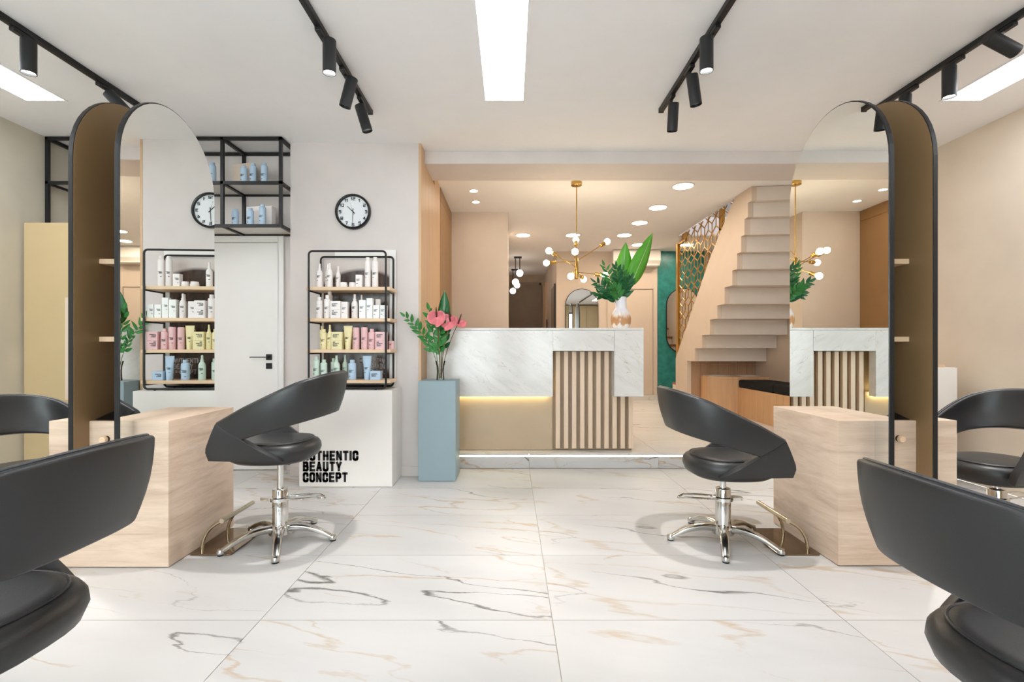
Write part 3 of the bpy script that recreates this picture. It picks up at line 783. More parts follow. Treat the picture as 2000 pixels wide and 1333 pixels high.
    m['glide'] = MB().lathe([(.017, .0), (.018, .004), (.018, .010)], 16, (.298, 0, 0)).mesh('glide', 'black_plastic', True)
    return m
CM = chair_meshes()

def chair(label, x, y, rot, dz, phase):
    t = thing('salon_chair', label, 'chair', (x, y, 0), 'black hydraulic salon chairs', world=False, rot=rot)
    def part(name, key, parent=t, z=0.0, rz=0.0):
        o = bpy.data.objects.new(name, CM[key]); COL.objects.link(o); o.parent = parent; o.location = (0, 0, z); o.rotation_euler = (0, 0, rz); return o
    b = part('backrest', 'backrest', z=dz)
    def soft(o, th):
        md = o.modifiers.new('padding', 'SOLIDIFY'); md.thickness = th; md.offset = 0
        md2 = o.modifiers.new('soft', 'BEVEL'); md2.width = .011; md2.segments = 3; md2.angle_limit = R(50)
    soft(b, .036)
    part('piping', 'piping', b)
    for s_ in (1, -1): soft(part('side_panel', 'side%d' % s_, z=dz), .034)
    s = part('seat', 'seat', z=dz)
    part('seat_pad', 'pad', s); part('pad_piping', 'pad_piping', s)
    part('seat_plate', 'plate', z=dz); part('piston', 'piston', z=dz)
    part('pump_cylinder', 'cyl'); part('collar', 'collar'); part('pump_lever', 'lever'); part('base_hub', 'hub')
    for k in range(5):
        lg = part('leg', 'leg', rz=phase+R(72*k)); part('glide', 'glide', lg)
    return t
PI = math.pi
chair('black salon chair facing the left arched mirror, raised high', -1.327, 2.805, PI, 0.0, R(3)-PI)
chair('black salon chair facing the right arched mirror, in front of the reception counter', 1.2275, 2.81, 0, -.09, R(177))
chair('large cropped black salon chair in the left foreground', -1.30, 1.156, PI, -.09, R(20))
chair('large cropped black salon chair in the right foreground', 1.2275, 1.09, 0, -.14, R(40))
chair('black salon chair at the far left edge, behind the left styling station', -2.78, 2.78, R(-22), -.15, R(15))
chair('black salon chair at the far right edge, behind the right styling station', 2.80, 2.80, PI+R(15), -.115, R(50))

# ------------------------------------------------------------------ tall beige cabinet, left
cb = thing('tall_cabinet', 'tall gold-beige cabinet with recessed handle by the left wall', 'cabinet', (-3.5, 4.2, 0))
MB().box(-3.925, -3.0, 3.93, 4.448, .002, 2.124).obj('body', 'gold_cab', cb, bevel=.002)
MB().box(-3.905, -3.46, 3.905, 3.93, .04, 2.122).obj('door', 'gold_cab', cb, bevel=.0015)
MB().box(-3.455, -3.01, 3.905, 3.93, .04, 2.122).obj('door', 'gold_cab', cb, bevel=.0015)
MB().box(-3.572, -3.50, 3.899, 3.9055, .70, 1.52).obj('handle', 'p_beige', cb, bevel=.001)

# ------------------------------------------------------------------ black wall frame shelf
fs_ = thing('wall_frame_shelf', 'black square-tube open shelf under the ceiling above the door', 'shelf', (-2.9, 4.24, 2.13))
T = .0125
zs = (2.147, 2.510, 2.882)
xs = (-3.905, -3.413, -2.921, -2.430, -1.938)
for k, z in enumerate(zs):
    for y in (4.105, 4.435):
        MB().box(xs[0]-T, xs[-1]+T, y-T, y+T, z-T, z+T).obj('rail', 'black', fs_)
    for x in xs:
        MB().box(x-T, x+T, 4.105+T, 4.435-T, z-T, z+T).obj('crossbar', 'black', fs_)
    if k < 2:
        MB().box(xs[0]+T, xs[-1]-T, 4.105+T, 4.435-T, z+.002, z+.010).obj('shelf_plate', 'shelf_plate', fs_)
for x in xs:
    for y in (4.105, 4.435):
        MB().box(x-T, x+T, y-T, y+T, zs[0]+T if x > -3.8 else 2.125, zs[-1]+T).obj('post', 'black', fs_)

# ------------------------------------------------------------------ wall clock
CX, CZ, CY = -1.366, 2.298, 4.239
ck = thing('wall_clock', 'round black-rimmed wall clock with white face showing half past ten', 'clock', (CX, CY, CZ-.155))
Xc = tracked((CX, CY, CZ), (0, -1, 0))
MB().lathe([(.152, 0), (.154, .01), (.152, .034), (.144, .040), (.135, .036), (.132, .010)], 48, X=Xc, cap=(True, False)).obj('rim', 'black_plastic', ck, smooth=True)
MB().lathe([(1e-6, .016), (.134, .016), (.134, .004)], 48, X=Xc).obj('dial', 'clock_face', ck, smooth=True)
for k in range(1, 13):
    a = R(90-30*k); s_ = str(k); h = .027
    wd = sum((.6 if ch == '1' else 1) * h*.62 + h*.2 for ch in s_)
    mb = MB(); x = CX + .113*math.cos(a) - wd/2
    for ch in s_:
        text_mb(mb, ch, x - (.2*h if ch == '1' else 0), CZ+.113*math.sin(a)-h/2, h, CY-.0165, t=.2, gw=.6); x += (.6 if ch == '1' else 1)*h*.62 + h*.2
    mb.obj('numeral', 'print', ck)
def hand(ang, l0, l1, w, y, nm):
    a = R(90-ang); ca, sa = math.cos(a), math.sin(a)
    P = [(-l0, -w), (l1, -w*.5), (l1, w*.5), (-l0, w)]
    MB().prism([(CX+u*ca-v*sa, CZ+u*sa+v*ca) for u, v in P], y-.001, y, 'y').obj(nm, 'print', ck)
hand(314, .022, .070, .004, CY-.0185, 'hour_hand'); hand(183, .028, .108, .003, CY-.0205, 'minute_hand'); hand(343, .03, .085, .0008, CY-.0225, 'second_hand')

# ------------------------------------------------------------------ white plinth with lettering
pl = thing('white_plinth', 'white display plinth with large black lettering under the product rack', 'plinth', (-1.32, 4.06, 0))
MB().box(-1.694, -.948, 3.897, 4.227, .002, .775).obj('body', 'white', pl, bevel=.002)
for k, w_ in enumerate(('AUTHENTIC', 'BEAUTY', 'CONCEPT')):
    h = .080; w0 = text_width(w_, h, .36) + len(w_)*h*.075; tgt = {'AUTHENTIC': .445, 'BEAUTY': .312, 'CONCEPT': .360}[w_]
    mb = MB(); X = Matrix.Translation((-1.663, 3.8965, .212-.0865*k)) @ Matrix.Diagonal((tgt/w0, 1, 1, 1))
    text_mb(mb, w_, 0, 0, h, 0, t=.235, gw=.36, X=X)
    mb.obj('lettering', 'print', pl)

# ------------------------------------------------------------------ product rack
rk = thing('product_rack', 'black tube product rack with four oak boards on the white plinth', 'rack', (-1.32, 4.05, .775))
def ring_path(x0, x1, z0, z1, r, y): return [(x, y, z) for x, z in rounded_rect(x0, x1, z0, z1, r, 5)]
MB().tube(ring_path(-1.632, -1.008, .788, 1.900, .03, 3.935), .0085, 8, closed=True).obj('front_frame', 'black', rk, smooth=True)
MB().tube(ring_path(-1.632, -1.008, .788, 1.900, .03, 4.185), .0085, 8, closed=True).obj('back_frame', 'black', rk, smooth=True)
for z in (1.585, 1.330, 1.076, .828):
    for x in (-1.632, -1.008):
        MB().tube([(x, 3.935, z-.007), (x, 4.185, z-.007)], .006, 8).obj('side_bar', 'black', rk, smooth=True)
    MB().box(-1.66, -.975, 3.945, 4.175, z, z+.027).obj('board', 'oak_shelf', rk, bevel=.003)
for x in (-1.55, -1.09):
    for y in (3.935, 4.185): MB().lathe([(.008, .775), (.008, .785)], 10, (x, y, .0005)).obj('foot', 'black', rk)
ps = thing('hair_poster', 'dark hair photograph with mirrored grey lettering behind the rack', 'poster', (-1.33, 4.2, .776))
MB().box(-1.61, -1.045, 4.196, 4.204, .777, 1.885).obj('print_sheet', 'poster', ps)
for k, w_ in enumerate(('AUTHENTIC', 'BEAUTY', 'CONCEPT')):
    mb = MB(); text_mb(mb, w_, -1.075, .985-.047*k, .042, 4.1955, mirror=-1, depth=.001)
    mb.obj('lettering', 'print_light', ps)
ap = MB().box(-1.52, -.992, 4.208, 4.224, .777, 1.965).obj('backing_board', 'white', None, bevel=.001)
tag(ap, 'tall white glossy board leaning behind the product rack', 'board')

# ------------------------------------------------------------------ products
cache = {}
def label_mesh(wd, h, bend_r=0.0, key=None):
    k = ('lab', round(wd, 3), round(bend_r, 4))
    if k in cache: return cache[k]
    mb = MB(); lh = wd*.16
    for i, w_ in enumerate(('AUTHENTIC', 'BEAUTY', 'CONCEPT')):
        text_mb(mb, w_, -wd/2, -lh*1.15*i, lh, 0, t=.2, depth=.0004, X=Matrix.Diagonal((wd/text_width('AUTHENTIC', lh)*.95, 1, 1, 1)) if False else None)
    mb.box(-wd/2, -wd*.15, -.0004, 0, -lh*7.2, -lh*6.4)
    if bend_r:
        mb.v = [(bend_r*math.sin(x/bend_r), -(bend_r+.0003-y)*math.cos(x/bend_r), z) for x, y, z in mb.v]
    cache[k] = mb.mesh('label_print', 'print'); return cache[k]

def body_mesh(kind, w, h, d, mat):
    k = (kind, round(w, 3), round(h, 3), round(d, 3), mat)
    if k in cache: return cache[k]
    r = w/2; mb = MB(); cap = MB(); sm = True
    if kind == 'bottle':
        mb.lathe([(r*.93, 0), (r, .004), (r, h*.80), (r*.86, h*.835), (r*.62, h*.85)], 20); cap.lathe([(r*.60, h*.84), (r*.60, h*.995), (r*.56, h)], 20)
    elif kind == 'spray':
        mb.lathe([(r*.93, 0), (r, .004), (r, h*.62), (r*.72, h*.70), (r*.45, h*.74)], 20)
        cap.lathe([(r*.50, h*.73), (r*.50, h*.80), (r*.36, h*.83), (r*.34, h*.99), (r*.3, h)], 16)
    elif kind == 'aerosol':
        mb.lathe([(r*.95, 0), (r, .004), (r, h*.83), (r*.85, h*.88), (r*.62, h*.90)], 20); cap.lathe([(r*.66, h*.89), (r*.66, h*.985), (r*.6, h)], 20)
    elif kind == 'pump':
        mb.lathe([(r*.95, 0), (r, .004), (r, h*.90), (r*.8, h*.925)], 20)
        cap.lathe([(r*.45, h*.92), (r*.45, h*.97)], 14).prism([(-r*.8, -r*.3), (r*.7, -r*.3), (r*.9, 0), (r*.7, r*.3), (-r*.8, r*.3)], h*.965, h, 'z')
    elif kind == 'jar':
        mb.lathe([(r*.94, 0), (r, .004), (r, h*.58)], 24); cap.lathe([(r*.9, h*.58), (r*.9, h*.97), (r*.86, h)], 24)
    elif kind == 'tube':
        rows = []
        for j in range(9):
            u = j/8; z = h*.12 + h*.88*u; a = r*(.62+.38*u); b_ = max(.0012, d/2*(1-u)**.6)
            rows.append([(a*math.cos(2*math.pi*i/20), b_*math.sin(2*math.pi*i/20), z) for i in range(20)])
        n = 20; vs = [p for r_ in rows for p in r_]; fs = [(j*n+i, j*n+(i+1) % n, (j+1)*n+(i+1) % n, (j+1)*n+i) for j in range(8) for i in range(n)]
        fs += [tuple(range(n))[::-1], tuple(8*n+i for i in range(n))]; mb.add(vs, fs)
        cap.lathe([(r*.60, 0), (r*.62, h*.12)], 20, sy=d/2/(r*.62) if r else 1)
    elif kind == 'box':
        mb.box(-w/2, w/2, -d/2, d/2, 0, h); cap = None; sm = False
    me = mb.mesh('body', mat, sm); cm = cap.mesh('cap', 'black_plastic' if kind == 'pump' else mat, True) if cap else None
    cache[k] = (me, cm); return cache[k]

NAMES = {'bottle': 'shampoo_bottle', 'spray': 'spray_bottle', 'aerosol': 'aerosol_can', 'pump': 'pump_bottle', 'jar': 'product_jar', 'tube': 'product_tube', 'box': 'product_box'}
CATS = {'bottle': 'bottle', 'spray': 'bottle', 'aerosol': 'bottle', 'pump': 'bottle', 'jar': 'jar', 'tube': 'tube', 'box': 'box'}
def product(kind, mat, x, y, z, w, h, label, grp, d=None, rot=0.0):
    d = d or (w*.9 if kind == 'box' else w*.8)
    me, cm = body_mesh(kind, w, h, d, mat)
    o = ob(NAMES[kind], me, loc=(x, y, z+.0006)); o.rotation_euler = (0, 0, rot); tag(o, label, CATS[kind], grp)
    if cm:
        c_ = ob('cap', cm); c_.parent = o
    if kind == 'box':
        l = ob('label_print', label_mesh(w*.62, h)); l.parent = o; l['kind'] = 'stuff'; l.location = (-w*.06, -d/2-.0002, h*.62)
        if bpy: o.modifiers.new('bevel', 'BEVEL').width = .001
    elif kind == 'tube':
        l = ob('label_print', label_mesh(w*.42, h)); l.parent = o; l['kind'] = 'stuff'; l.location = (0, -d/2*.72-.0006, h*.5); l.rotation_euler = (R(-6), 0, 0)
    elif kind != 'jar':
        l = ob('label_print', label_mesh(w*.66, h, w/2)); l.parent = o; l['kind'] = 'stuff'; l.location = (0, 0, h*.46)
    return o
U = .000502                                 # half-millimetre grid along the rack boards
def rack_row(z, items, grp):
    for kind, mat, a, b_, hh, row, lab in items:
        product(kind, mat, -1.701+(a+b_)/2*U, (3.985, 4.065, 4.135)[row], z, (b_-a)*U, hh*U, lab, grp)
g = 'products on the rack'
rack_row(1.612, [
 ('spray', 'p_white', 225, 322, 385, 0, 'cream spray bottle at the left end of the rack top board'),
 ('spray', 'p_white', 305, 395, 405, 1, 'taller cream spray bottle standing second from left on the top board'),
 ('spray', 'p_white', 390, 487, 395, 0, 'cream spray bottle left of the gap on the rack top board'),
 ('spray', 'p_white', 480, 560, 370, 1, 'cream spray bottle set back beside the dark poster gap'),
 ('jar', 'p_white', 600, 730, 78, 0, 'low cream jar on the top board, left of the two'),
 ('jar', 'p_white', 752, 868, 78, 0, 'low cream jar on the top board, right of the two'),
 ('box', 'p_white', 875, 978, 200, 0, 'upright cream box beside the two tall cans'),
 ('aerosol', 'p_white', 1010, 1108, 488, 0, 'tall cream aerosol can, left of the pair'),
 ('aerosol', 'p_white', 1130, 1230, 490, 0, 'tall cream aerosol can, right of the pair')], g)
rack_row(1.357, [
 ('bottle', 'p_white', 218, 322, 350, 0, 'cream bottle at the left end of the second board'),
 ('bottle', 'p_white', 350, 457, 380, 0, 'taller cream bottle second from left on the second board'),
 ('bottle', 'p_white', 330, 430, 470, 1, 'cream bottle set back behind the two bottles on the second board'),
 ('box', 'p_white', 642, 745, 268, 0, 'upright cream box right of the stacked flat boxes'),
 ('spray', 'p_white', 797, 897, 395, 0, 'cream spray bottle in the middle of the second board'),
 ('spray', 'p_white', 870, 950, 400, 1, 'cream spray bottle set back behind the middle of the second board'),
 ('box', 'p_pure', 930, 1037, 295, 0, 'white upright box right of the middle spray bottle'),
 ('box', 'p_pure', 1050, 1147, 325, 0, 'tallest white upright box on the second board'),
 ('box', 'p_white', 1150, 1225, 330, 1, 'narrow cream box set back behind the white boxes'),
 ('box', 'p_pure', 1158, 1260, 215, 0, 'short white box, second from the right end'),
 ('box', 'p_pure', 1272, 1372, 215, 0, 'short white box at the right end of the second board')], g)
rack_row(1.103, [
 ('bottle', 'p_yellow', 215, 300, 390, 1, 'pale yellow bottle set back at the left end of the third board'),
 ('bottle', 'p_yellow', 290, 392, 330, 0, 'pale yellow shampoo bottle on the third board'),
 ('spray', 'p_yellow', 400, 487, 400, 0, 'pale yellow spray bottle on the third board'),
 ('tube', 'p_yellow', 665, 812, 385, 0, 'pale yellow squeeze tube standing on its cap'),
 ('box', 'p_yellow', 755, 825, 330, 1, 'pale yellow carton half hidden behind the squeeze tube'),
 ('pump', 'p_pink', 820, 925, 388, 0, 'pink pump bottle with black head, left of the two'),
 ('pump', 'p_pink', 952, 1060, 392, 0, 'pink pump bottle with black head, right of the two'),
 ('bottle', 'p_pink', 1070, 1182, 335, 0, 'pink capped bottle right of the pump bottles'),
 ('box', 'p_pink', 1370, 1445, 140, 1, 'small pink box at the right end of the third board')], g)
rack_row(.855, [
 ('bottle', 'p_green', 165, 275, 380, 0, 'tall pale green bottle at the left end of the lowest board'),
 ('bottle', 'p_green', 290, 397, 330, 0, 'shorter pale green bottle on the lowest board'),
 ('bottle', 'p_green', 398, 485, 345, 1, 'pale green bottle set back on the lowest board'),
 ('spray', 'p_green', 495, 605, 395, 0, 'pale green spray bottle on the lowest board'),
 ('spray', 'p_green', 590, 680, 400, 1, 'pale green spray bottle set back behind the other one'),
 ('bottle', 'p_blue', 745, 870, 325, 0, 'pale blue bottle on the lowest board'),
 ('tube', 'p_blue', 975, 1125, 388, 0, 'pale blue squeeze tube on the lowest board')], g)
def stack(mat, z, a, b_, h, names):
    for k, l in enumerate(names):
        product('box', mat, -1.701+(a+b_)/2*U, 3.985, z+k*(h*U+.0012), (b_-a)*U, h*U, l, g, d=.07)
stack('p_white', 1.357, 475, 637, 139, ['lower of the two stacked flat cream boxes', 'upper of the two stacked flat cream boxes'])
stack('p_yellow', 1.103, 492, 660, 141, ['lower of the two stacked yellow boxes', 'upper of the two stacked yellow boxes'])
stack('p_pink', 1.103, 1200, 1366, 141, ['lower of the two stacked pink boxes', 'upper of the two stacked pink boxes'])
stack('p_blue', .855, 1118, 1282, 145, ['small pale blue box at the right end of the lowest board'])

g2 = 'products on the black wall shelf'
def up(kind, mat, px, h, z, y, w, lab): product(kind, mat, px, y, z, w, h, lab, g2)
zu, zl = 2.521, 2.158
up('aerosol', 'p_blue', -2.575, .195, zu, 4.20, .062, 'blue can beside the mirror on the upper wall shelf')
up('aerosol', 'p_blue', -2.285, .155, zu, 4.17, .056, 'short blue can in front of the beige box on the upper wall shelf')
up('aerosol', 'p_blue', -2.222, .188, zu, 4.20, .056, 'taller blue can next to the short one on the upper wall shelf')
up('aerosol', 'p_blue', -2.125, .19, zu, 4.20, .056, 'rightmost blue can on the upper wall shelf')
up('aerosol', 'p_blue', -2.375, .158, zl, 4.20, .058, 'leftmost blue can on the lower wall shelf')
up('aerosol', 'p_blue', -2.235, .158, zl, 4.18, .056, 'middle blue can on the lower wall shelf')
up('aerosol', 'p_blue', -2.130, .190, zl, 4.18, .057, 'tallest blue can at the right of the lower wall shelf')
for x, y, z, w_, h_, rz, l in ((-2.35, 4.30, zu, .19, .215, -.22, 'beige gift box behind the cans on the upper wall shelf'), (-2.21, 4.31, zl, .24, .205, -.12, 'pale gift box behind the cans on the lower wall shelf')):
    o = MB().box(-w_/2, w_/2, -.03, .03, 0, h_).obj('gift_box', 'p_beige' if z == zu else 'p_white', None, bevel=.002, loc=(x, y, z+.0006)); o.rotation_euler = (0, 0, rz); tag(o, l, 'box', g2)
    lm = ob('label_print', label_mesh(.03, .1)); lm['kind'] = 'stuff'; lm.parent = o; lm.location = (.045, -.0305, .10)

# ------------------------------------------------------------------ blue pedestal, glass vase, flowers
pd = thing('blue_pedestal', 'dusty blue square pedestal carrying the flower vase', 'pedestal', (-.61, 4.15, 0))
MB().box(-.769, -.457, 4.06, 4.37, .002, .832).obj('body', 'blue', pd, bevel=.002)
MB().box(-.769, -.457, 4.06, 4.37, .832, .838).obj('top', 'blue', pd, bevel=.0015)
VX, VY, VZ = -.608, 4.22, .8385
gv = thing('glass_vase', 'clear flared glass vase on the blue pedestal', 'vase', (VX, VY, VZ))
MB().lathe([(.030, .002), (.032, 0), (.034, .004), (.030, .07), (.033, .12), (.045, .165), (.0435, .165), (.0315, .12), (.0285, .07), (.031, .008), (1e-6, .006)], 28, (VX, VY, VZ)).obj('glass_body', 'glass', gv, smooth=True)
MB().lathe([(1e-6, .0075), (.0300, .0085), (.0275, .07), (.0285, .095), (1e-6, .095)], 24, (VX, VY, VZ)).obj('water', 'water', gv, smooth=True)

def leaf_mesh(key, length, width, fold=.25, bend=.2, mat='leaf', tip=1.0, n=10):
    if key in cache: return cache[key]
    rows = []
    for j in range(n+1):
        u = j/n; w = width*(math.sin(math.pi*min(1, u**.75))**.8)*(1-.15*u) if u < 1 else 0
        w = max(w, width*.02)
        y0 = -bend*length*u*u; z = length*u
        rows.append([(-w/2, y0+fold*w/2, z), (-w/4, y0+fold*w/5, z), (0, y0, z), (w/4, y0+fold*w/5, z), (w/2, y0+fold*w/2, z)])
    mb = MB().grid(rows); me = mb.mesh('leaf', mat, True)
    cache[key] = me; return me
def rib_mesh(key, length, bend, r=.004, mat='rib'):
    if key in cache: return cache[key]
    me = MB().tube([(0, -bend*length*u*u-.0030, length*u) for u in [i/10 for i in range(11)]], [r*(1-.8*i/10) for i in range(11)], 6).mesh('midrib', mat, True); cache[key] = me; return me

def place(o, p, d, up=(0, -1, 0), parent=None, roll=0.0):
    d = Vector(d).normalized(); y = Vector(up); y = -(y - d*y.dot(d)).normalized(); x = y.cross(d)
    Mx = Matrix(((x.x, y.x, d.x, p[0]), (x.y, y.y, d.y, p[1]), (x.z, y.z, d.z, p[2]), (0, 0, 0, 1))) @ Matrix.Rotation(roll, 4, 'Z')
    o.parent = parent
    o.matrix_parent_inverse = BASE[parent.name].inverted() if parent and parent.name in BASE else Matrix()
    o.matrix_basis = Mx
    return o

def big_leaf(label, base, mid, tip_dir, p_leaf, length, width, bend, mat, up=(0, -1, 0), roll=0.0, grp=None):
    t = thing('strelitzia_leaf', label, 'leaf', base, grp)
    MB().tube(bez(base, mid, p_leaf, 8), .0045, 8).obj('stem', 'stem', t, smooth=True)
    k = (length, width, bend, mat)
    l = place(ob('leaf_blade', leaf_mesh(('L',)+k, length, width, .28, bend, mat, n=14)), p_leaf, tip_dir, up, t, roll)
    r_ = ob('midrib', rib_mesh(('R', length, bend), length, bend, .0055)); r_.parent = l
    l.modifiers.new('thickness', 'SOLIDIFY').thickness = .0012
    return t

def sprig(label, base, mid, tip, n, ll, lw, seed, grp, mat='leaf', start=.35):
    t = thing('leafy_sprig', label, 'plant', base, grp)
    rnd = random.Random(seed)
    P = bez(base, mid, tip, 16)
    MB().tube(P, [.0032-.0018*i/16 for i in range(17)], 6).obj('stem', 'stem', t, smooth=True)
    for k in range(n):
        u = start + (1-start)*k/(n-1); i = min(15, int(u*16)); p = P[i].lerp(P[i+1], u*16-i) if i < 16 else P[-1]
        tan = (P[i+1]-P[i]).normalized()
        side = tan.cross(Vector((0, -1, 0)))
        if side.length < .1: side = Vector((1, 0, 0))
        side.normalize(); s_ = 1 if k % 2 else -1
        d = tan*.75 + side*s_*.8 + Vector((rnd.uniform(-.25, .25), rnd.uniform(-.55, .35), rnd.uniform(-.15, .25)))
        if k == n-1: d = tan
        sc = rnd.uniform(.8, 1.1)*(1-.25*max(0, u-.7)/.3)
        o = ob('leaf', leaf_mesh(('l', ll, lw, mat), ll, lw, .35, .12, mat, n=6)); place(o, p, d, (rnd.uniform(-.3, .3), -1, rnd.uniform(.1, .5)), t)
        o.scale = (sc, sc, sc)
    return t

gb = 'stems in the glass vase'
vb = (VX, VY, VZ+.012)
def vpos(x, z, y=0.0): return (x, VY+y, z)
big_leaf('tall dark green strelitzia leaf rising behind the pink flowers', (VX+.004, VY+.01, VZ+.015), vpos(VX+.01, 1.2, .04), (.05, .05, 1), vpos(-.592, 1.32, .06), .30, .115, .06, 'leaf_dark', grp=gb)
sprig('leafy green sprig reaching far out to the left of the glass vase', (VX-.01, VY, VZ+.012), vpos(VX-.03, 1.17, -.02), vpos(-.905, 1.385, -.04), 17, .085, .036, 3, gb, start=.40)
sprig('broad leaved sprig left of centre in the glass vase', (VX-.006, VY-.006, VZ+.012), vpos(VX-.03, 1.1, -.03), vpos(-.70, 1.44, -.05), 13, .095, .046, 11, gb, start=.42)
sprig('leafy sprig in the middle of the glass vase beneath the flowers', (VX, VY-.01, VZ+.012), vpos(VX, 1.1, -.03), vpos(-.60, 1.40, -.04), 14, .095, .046, 19, gb, start=.40)
sprig('dark leaved sprig behind the first pink flower in the glass vase', (VX+.008, VY, VZ+.012), vpos(VX+.02, 1.1, .02), vpos(-.555, 1.42, .02), 12, .10, .046, 23, gb, mat='leaf_dark', start=.45)

def anthurium(label, base, mid, tip, face, size, roll, grp):
    t = thing('anthurium_flower', label, 'flower', base, grp)
    MB().tube(bez(base, mid, tip, 12), .0032, 8).obj('stem', 'stem_brown', t, smooth=True)
    key = ('anth', size)
    if key not in cache:
        # heart-shaped spathe: rings around the spadix base, cupped
        mb = MB(); n = 36; rings_ = []
        for j in range(7):
            u = j/6; r_ = []
            for i in range(n):
                a = 2*math.pi*i/n - math.pi/2
                # heart: notch at angle +90 deg, point at -90 deg
                c = math.cos(a); s_ = math.sin(a)
                rad = size*(.52 + .10*abs(c) - .16*math.exp(-((a-math.pi/2)/.32)**2) + .20*math.exp(-((a+math.pi/2)/.45)**2))
                r_.append((rad*u*c, rad*u*s_ - size*.12*u, 0.26*size*u*u + .05*size*u*math.sin(3*a)))
            rings_.append(r_)
        vs = [p for r_ in rings_ for p in r_]; fs = [(j*n+i, j*n+(i+1) % n, (j+1)*n+(i+1) % n, (j+1)*n+i) for j in range(6) for i in range(n)]
        cache[key] = mb.add(vs, fs).mesh('spathe', 'pink', True)
        cache[('spx', size)] = MB().tube([(0, .0, 0), (0, .10*size, .25*size), (0, .34*size, .52*size), (0, .50*size, .62*size)], [.055*size, .06*size, .05*size, .02*size], 10).mesh('spadix', 'spadix', True)
    o = place(ob('spathe', cache[key]), tip, face, (0, 0, 1), t, roll); o.modifiers.new('thickness', 'SOLIDIFY').thickness = .0015
    o2 = place(ob('spadix', cache[('spx', size)]), tip, face, (0, 0, 1), t, roll)
    # place() points local +Y away from 'up'
anthurium('pink anthurium flower facing the viewer, leftmost of three', (VX+.002, VY-.01, VZ+.012), vpos(VX-.005, 1.15, -.05), vpos(-.632, 1.382, -.06), (.1, -1, .25), .125, R(180), gb)
anthurium('pink anthurium flower in the middle, beside the dark leaf', (VX+.006, VY-.01, VZ+.012), vpos(VX+.02, 1.1, -.03), vpos(-.515, 1.345, -.05), (-.25, -1, .35), .125, R(165), gb)
anthurium('pink anthurium flower tilted upward, rightmost of three', (VX+.01, VY-.004, VZ+.012), vpos(VX+.03, 1.08, -.0), vpos(-.455, 1.325, .0), (.35, -.55, .75), .115, R(150), gb)

# ------------------------------------------------------------------ reception counter
CTY = 4.50
ct = thing('reception_counter', 'white stone reception counter with oak slats and gold plinth panel', 'counter', (.2, 4.8, ZR))
MB().box(-.776, .392, CTY, CTY+.09, .665, 1.278).obj('stone_front', 'counter', ct, bevel=.0015)
MB().box(.392, .959, CTY, CTY+.09, 1.087, 1.278).obj('stone_lintel', 'counter', ct, bevel=.0015)
MB().box(.961, 1.232, CTY, CTY+.55, .665, 1.278).obj('stone_pillar', 'counter', ct, bevel=.0015)
MB().box(-.776, 1.232, CTY, CTY+.55, 1.280, 1.30).obj('counter_top', 'counter', ct, bevel=.0015)
MB().box(-.776, .40, 4.632, 4.65, ZR+.005, .70).obj('gold_panel', 'gold_panel', ct)
MB().box(-.776, 1.16, 4.66, 5.02, ZR+.002, 1.27).obj('carcass', 'backing', ct)
MB().box(-.776, .36, 4.60, 4.625, .668, .680).obj('glow_strip', 'strip_y', ct)
slat_me = MB().box(-.0205, .0205, 0, .045, 0, .92).mesh('slat', 'oak_slat')
for k in range(10):
    x = .45+.0767*k
    ob('slat', slat_me if x < .94 else (cache.get('ss') or cache.setdefault('ss', MB().box(-.0205, .0205, 0, .045, 0, .50).mesh('slat', 'oak_slat'))), ct, loc=(x, 4.605, .162 if x < .94 else .162))

# ceramic vase and plants on the counter
WX, WY, WZ = 1.085, 4.78, 1.3006
cv = thing('ceramic_vase', 'white and copper glazed ceramic vase on the counter end', 'vase', (WX, WY, WZ), world=False)
MB().lathe([(.062, 0), (.072, .004), (.094, .05), (.098, .10), (.090, .15), (.068, .19), (.054, .208), (.053, .30), (.055, .312), (.050, .312), (.047, .21), (.04, .15), (1e-6, .145)], 36).obj('vase_body', 'vase', cv, smooth=True)
MB().lathe([(.0555, .308), (.056, .312), (.053, .3145), (.050, .312)], 30, cap=(False, False)).obj('rim', 'vase', cv, smooth=True)
gc = 'stems in the ceramic vase'
cb_ = (WX, WY, WZ+.15)
def cpos(x, z, y=0.0): return (x, WY+y, z)
big_leaf('upright broad strelitzia leaf in the ceramic vase', (WX-.005, WY+.01, WZ+.16), cpos(WX-.01, 1.66, .02), (.10, .05, 1), cpos(1.10, 1.70, .03), .46, .19, .05, 'leaf_big', roll=R(-12), grp=gc)
big_leaf('long pointed strelitzia leaf leaning to the right in the ceramic vase', (WX+.01, WY, WZ+.16), cpos(WX+.03, 1.62, .0), (.40, -.05, .92), cpos(1.175, 1.72, .0), .57, .185, -.05, 'leaf_big', roll=R(14), grp=gc)
for k, (tx, tz, ty, l) in enumerate([(.84, 1.76, -.02, 'leafy sprig bending to the left out of the ceramic vase'), (.93, 1.93, .03, 'leafy sprig rising upper left in the ceramic vase'),
        (1.03, 1.90, -.06, 'tall leafy sprig in the middle of the ceramic vase'), (1.10, 1.87, -.02, 'leafy sprig right of the middle in the ceramic vase'),
        (1.16, 1.78, -.07, 'leafy sprig at the right side of the ceramic vase'), (.98, 1.70, -.13, 'leafy sprig hanging forward over the ceramic vase rim'), (.86, 1.66, .06, 'lowest leafy sprig on the left of the ceramic vase')]):
    sprig(l, (WX+(k-3)*.006, WY+(k % 3-1)*.008, WZ+.16), (WX+(tx-WX)*.25, WY+ty*.5, 1.66), (tx, WY+ty, tz), 16, .10, .042, 31+k, gc, mat='leaf' if k % 2 else 'leaf_dark', start=.36)

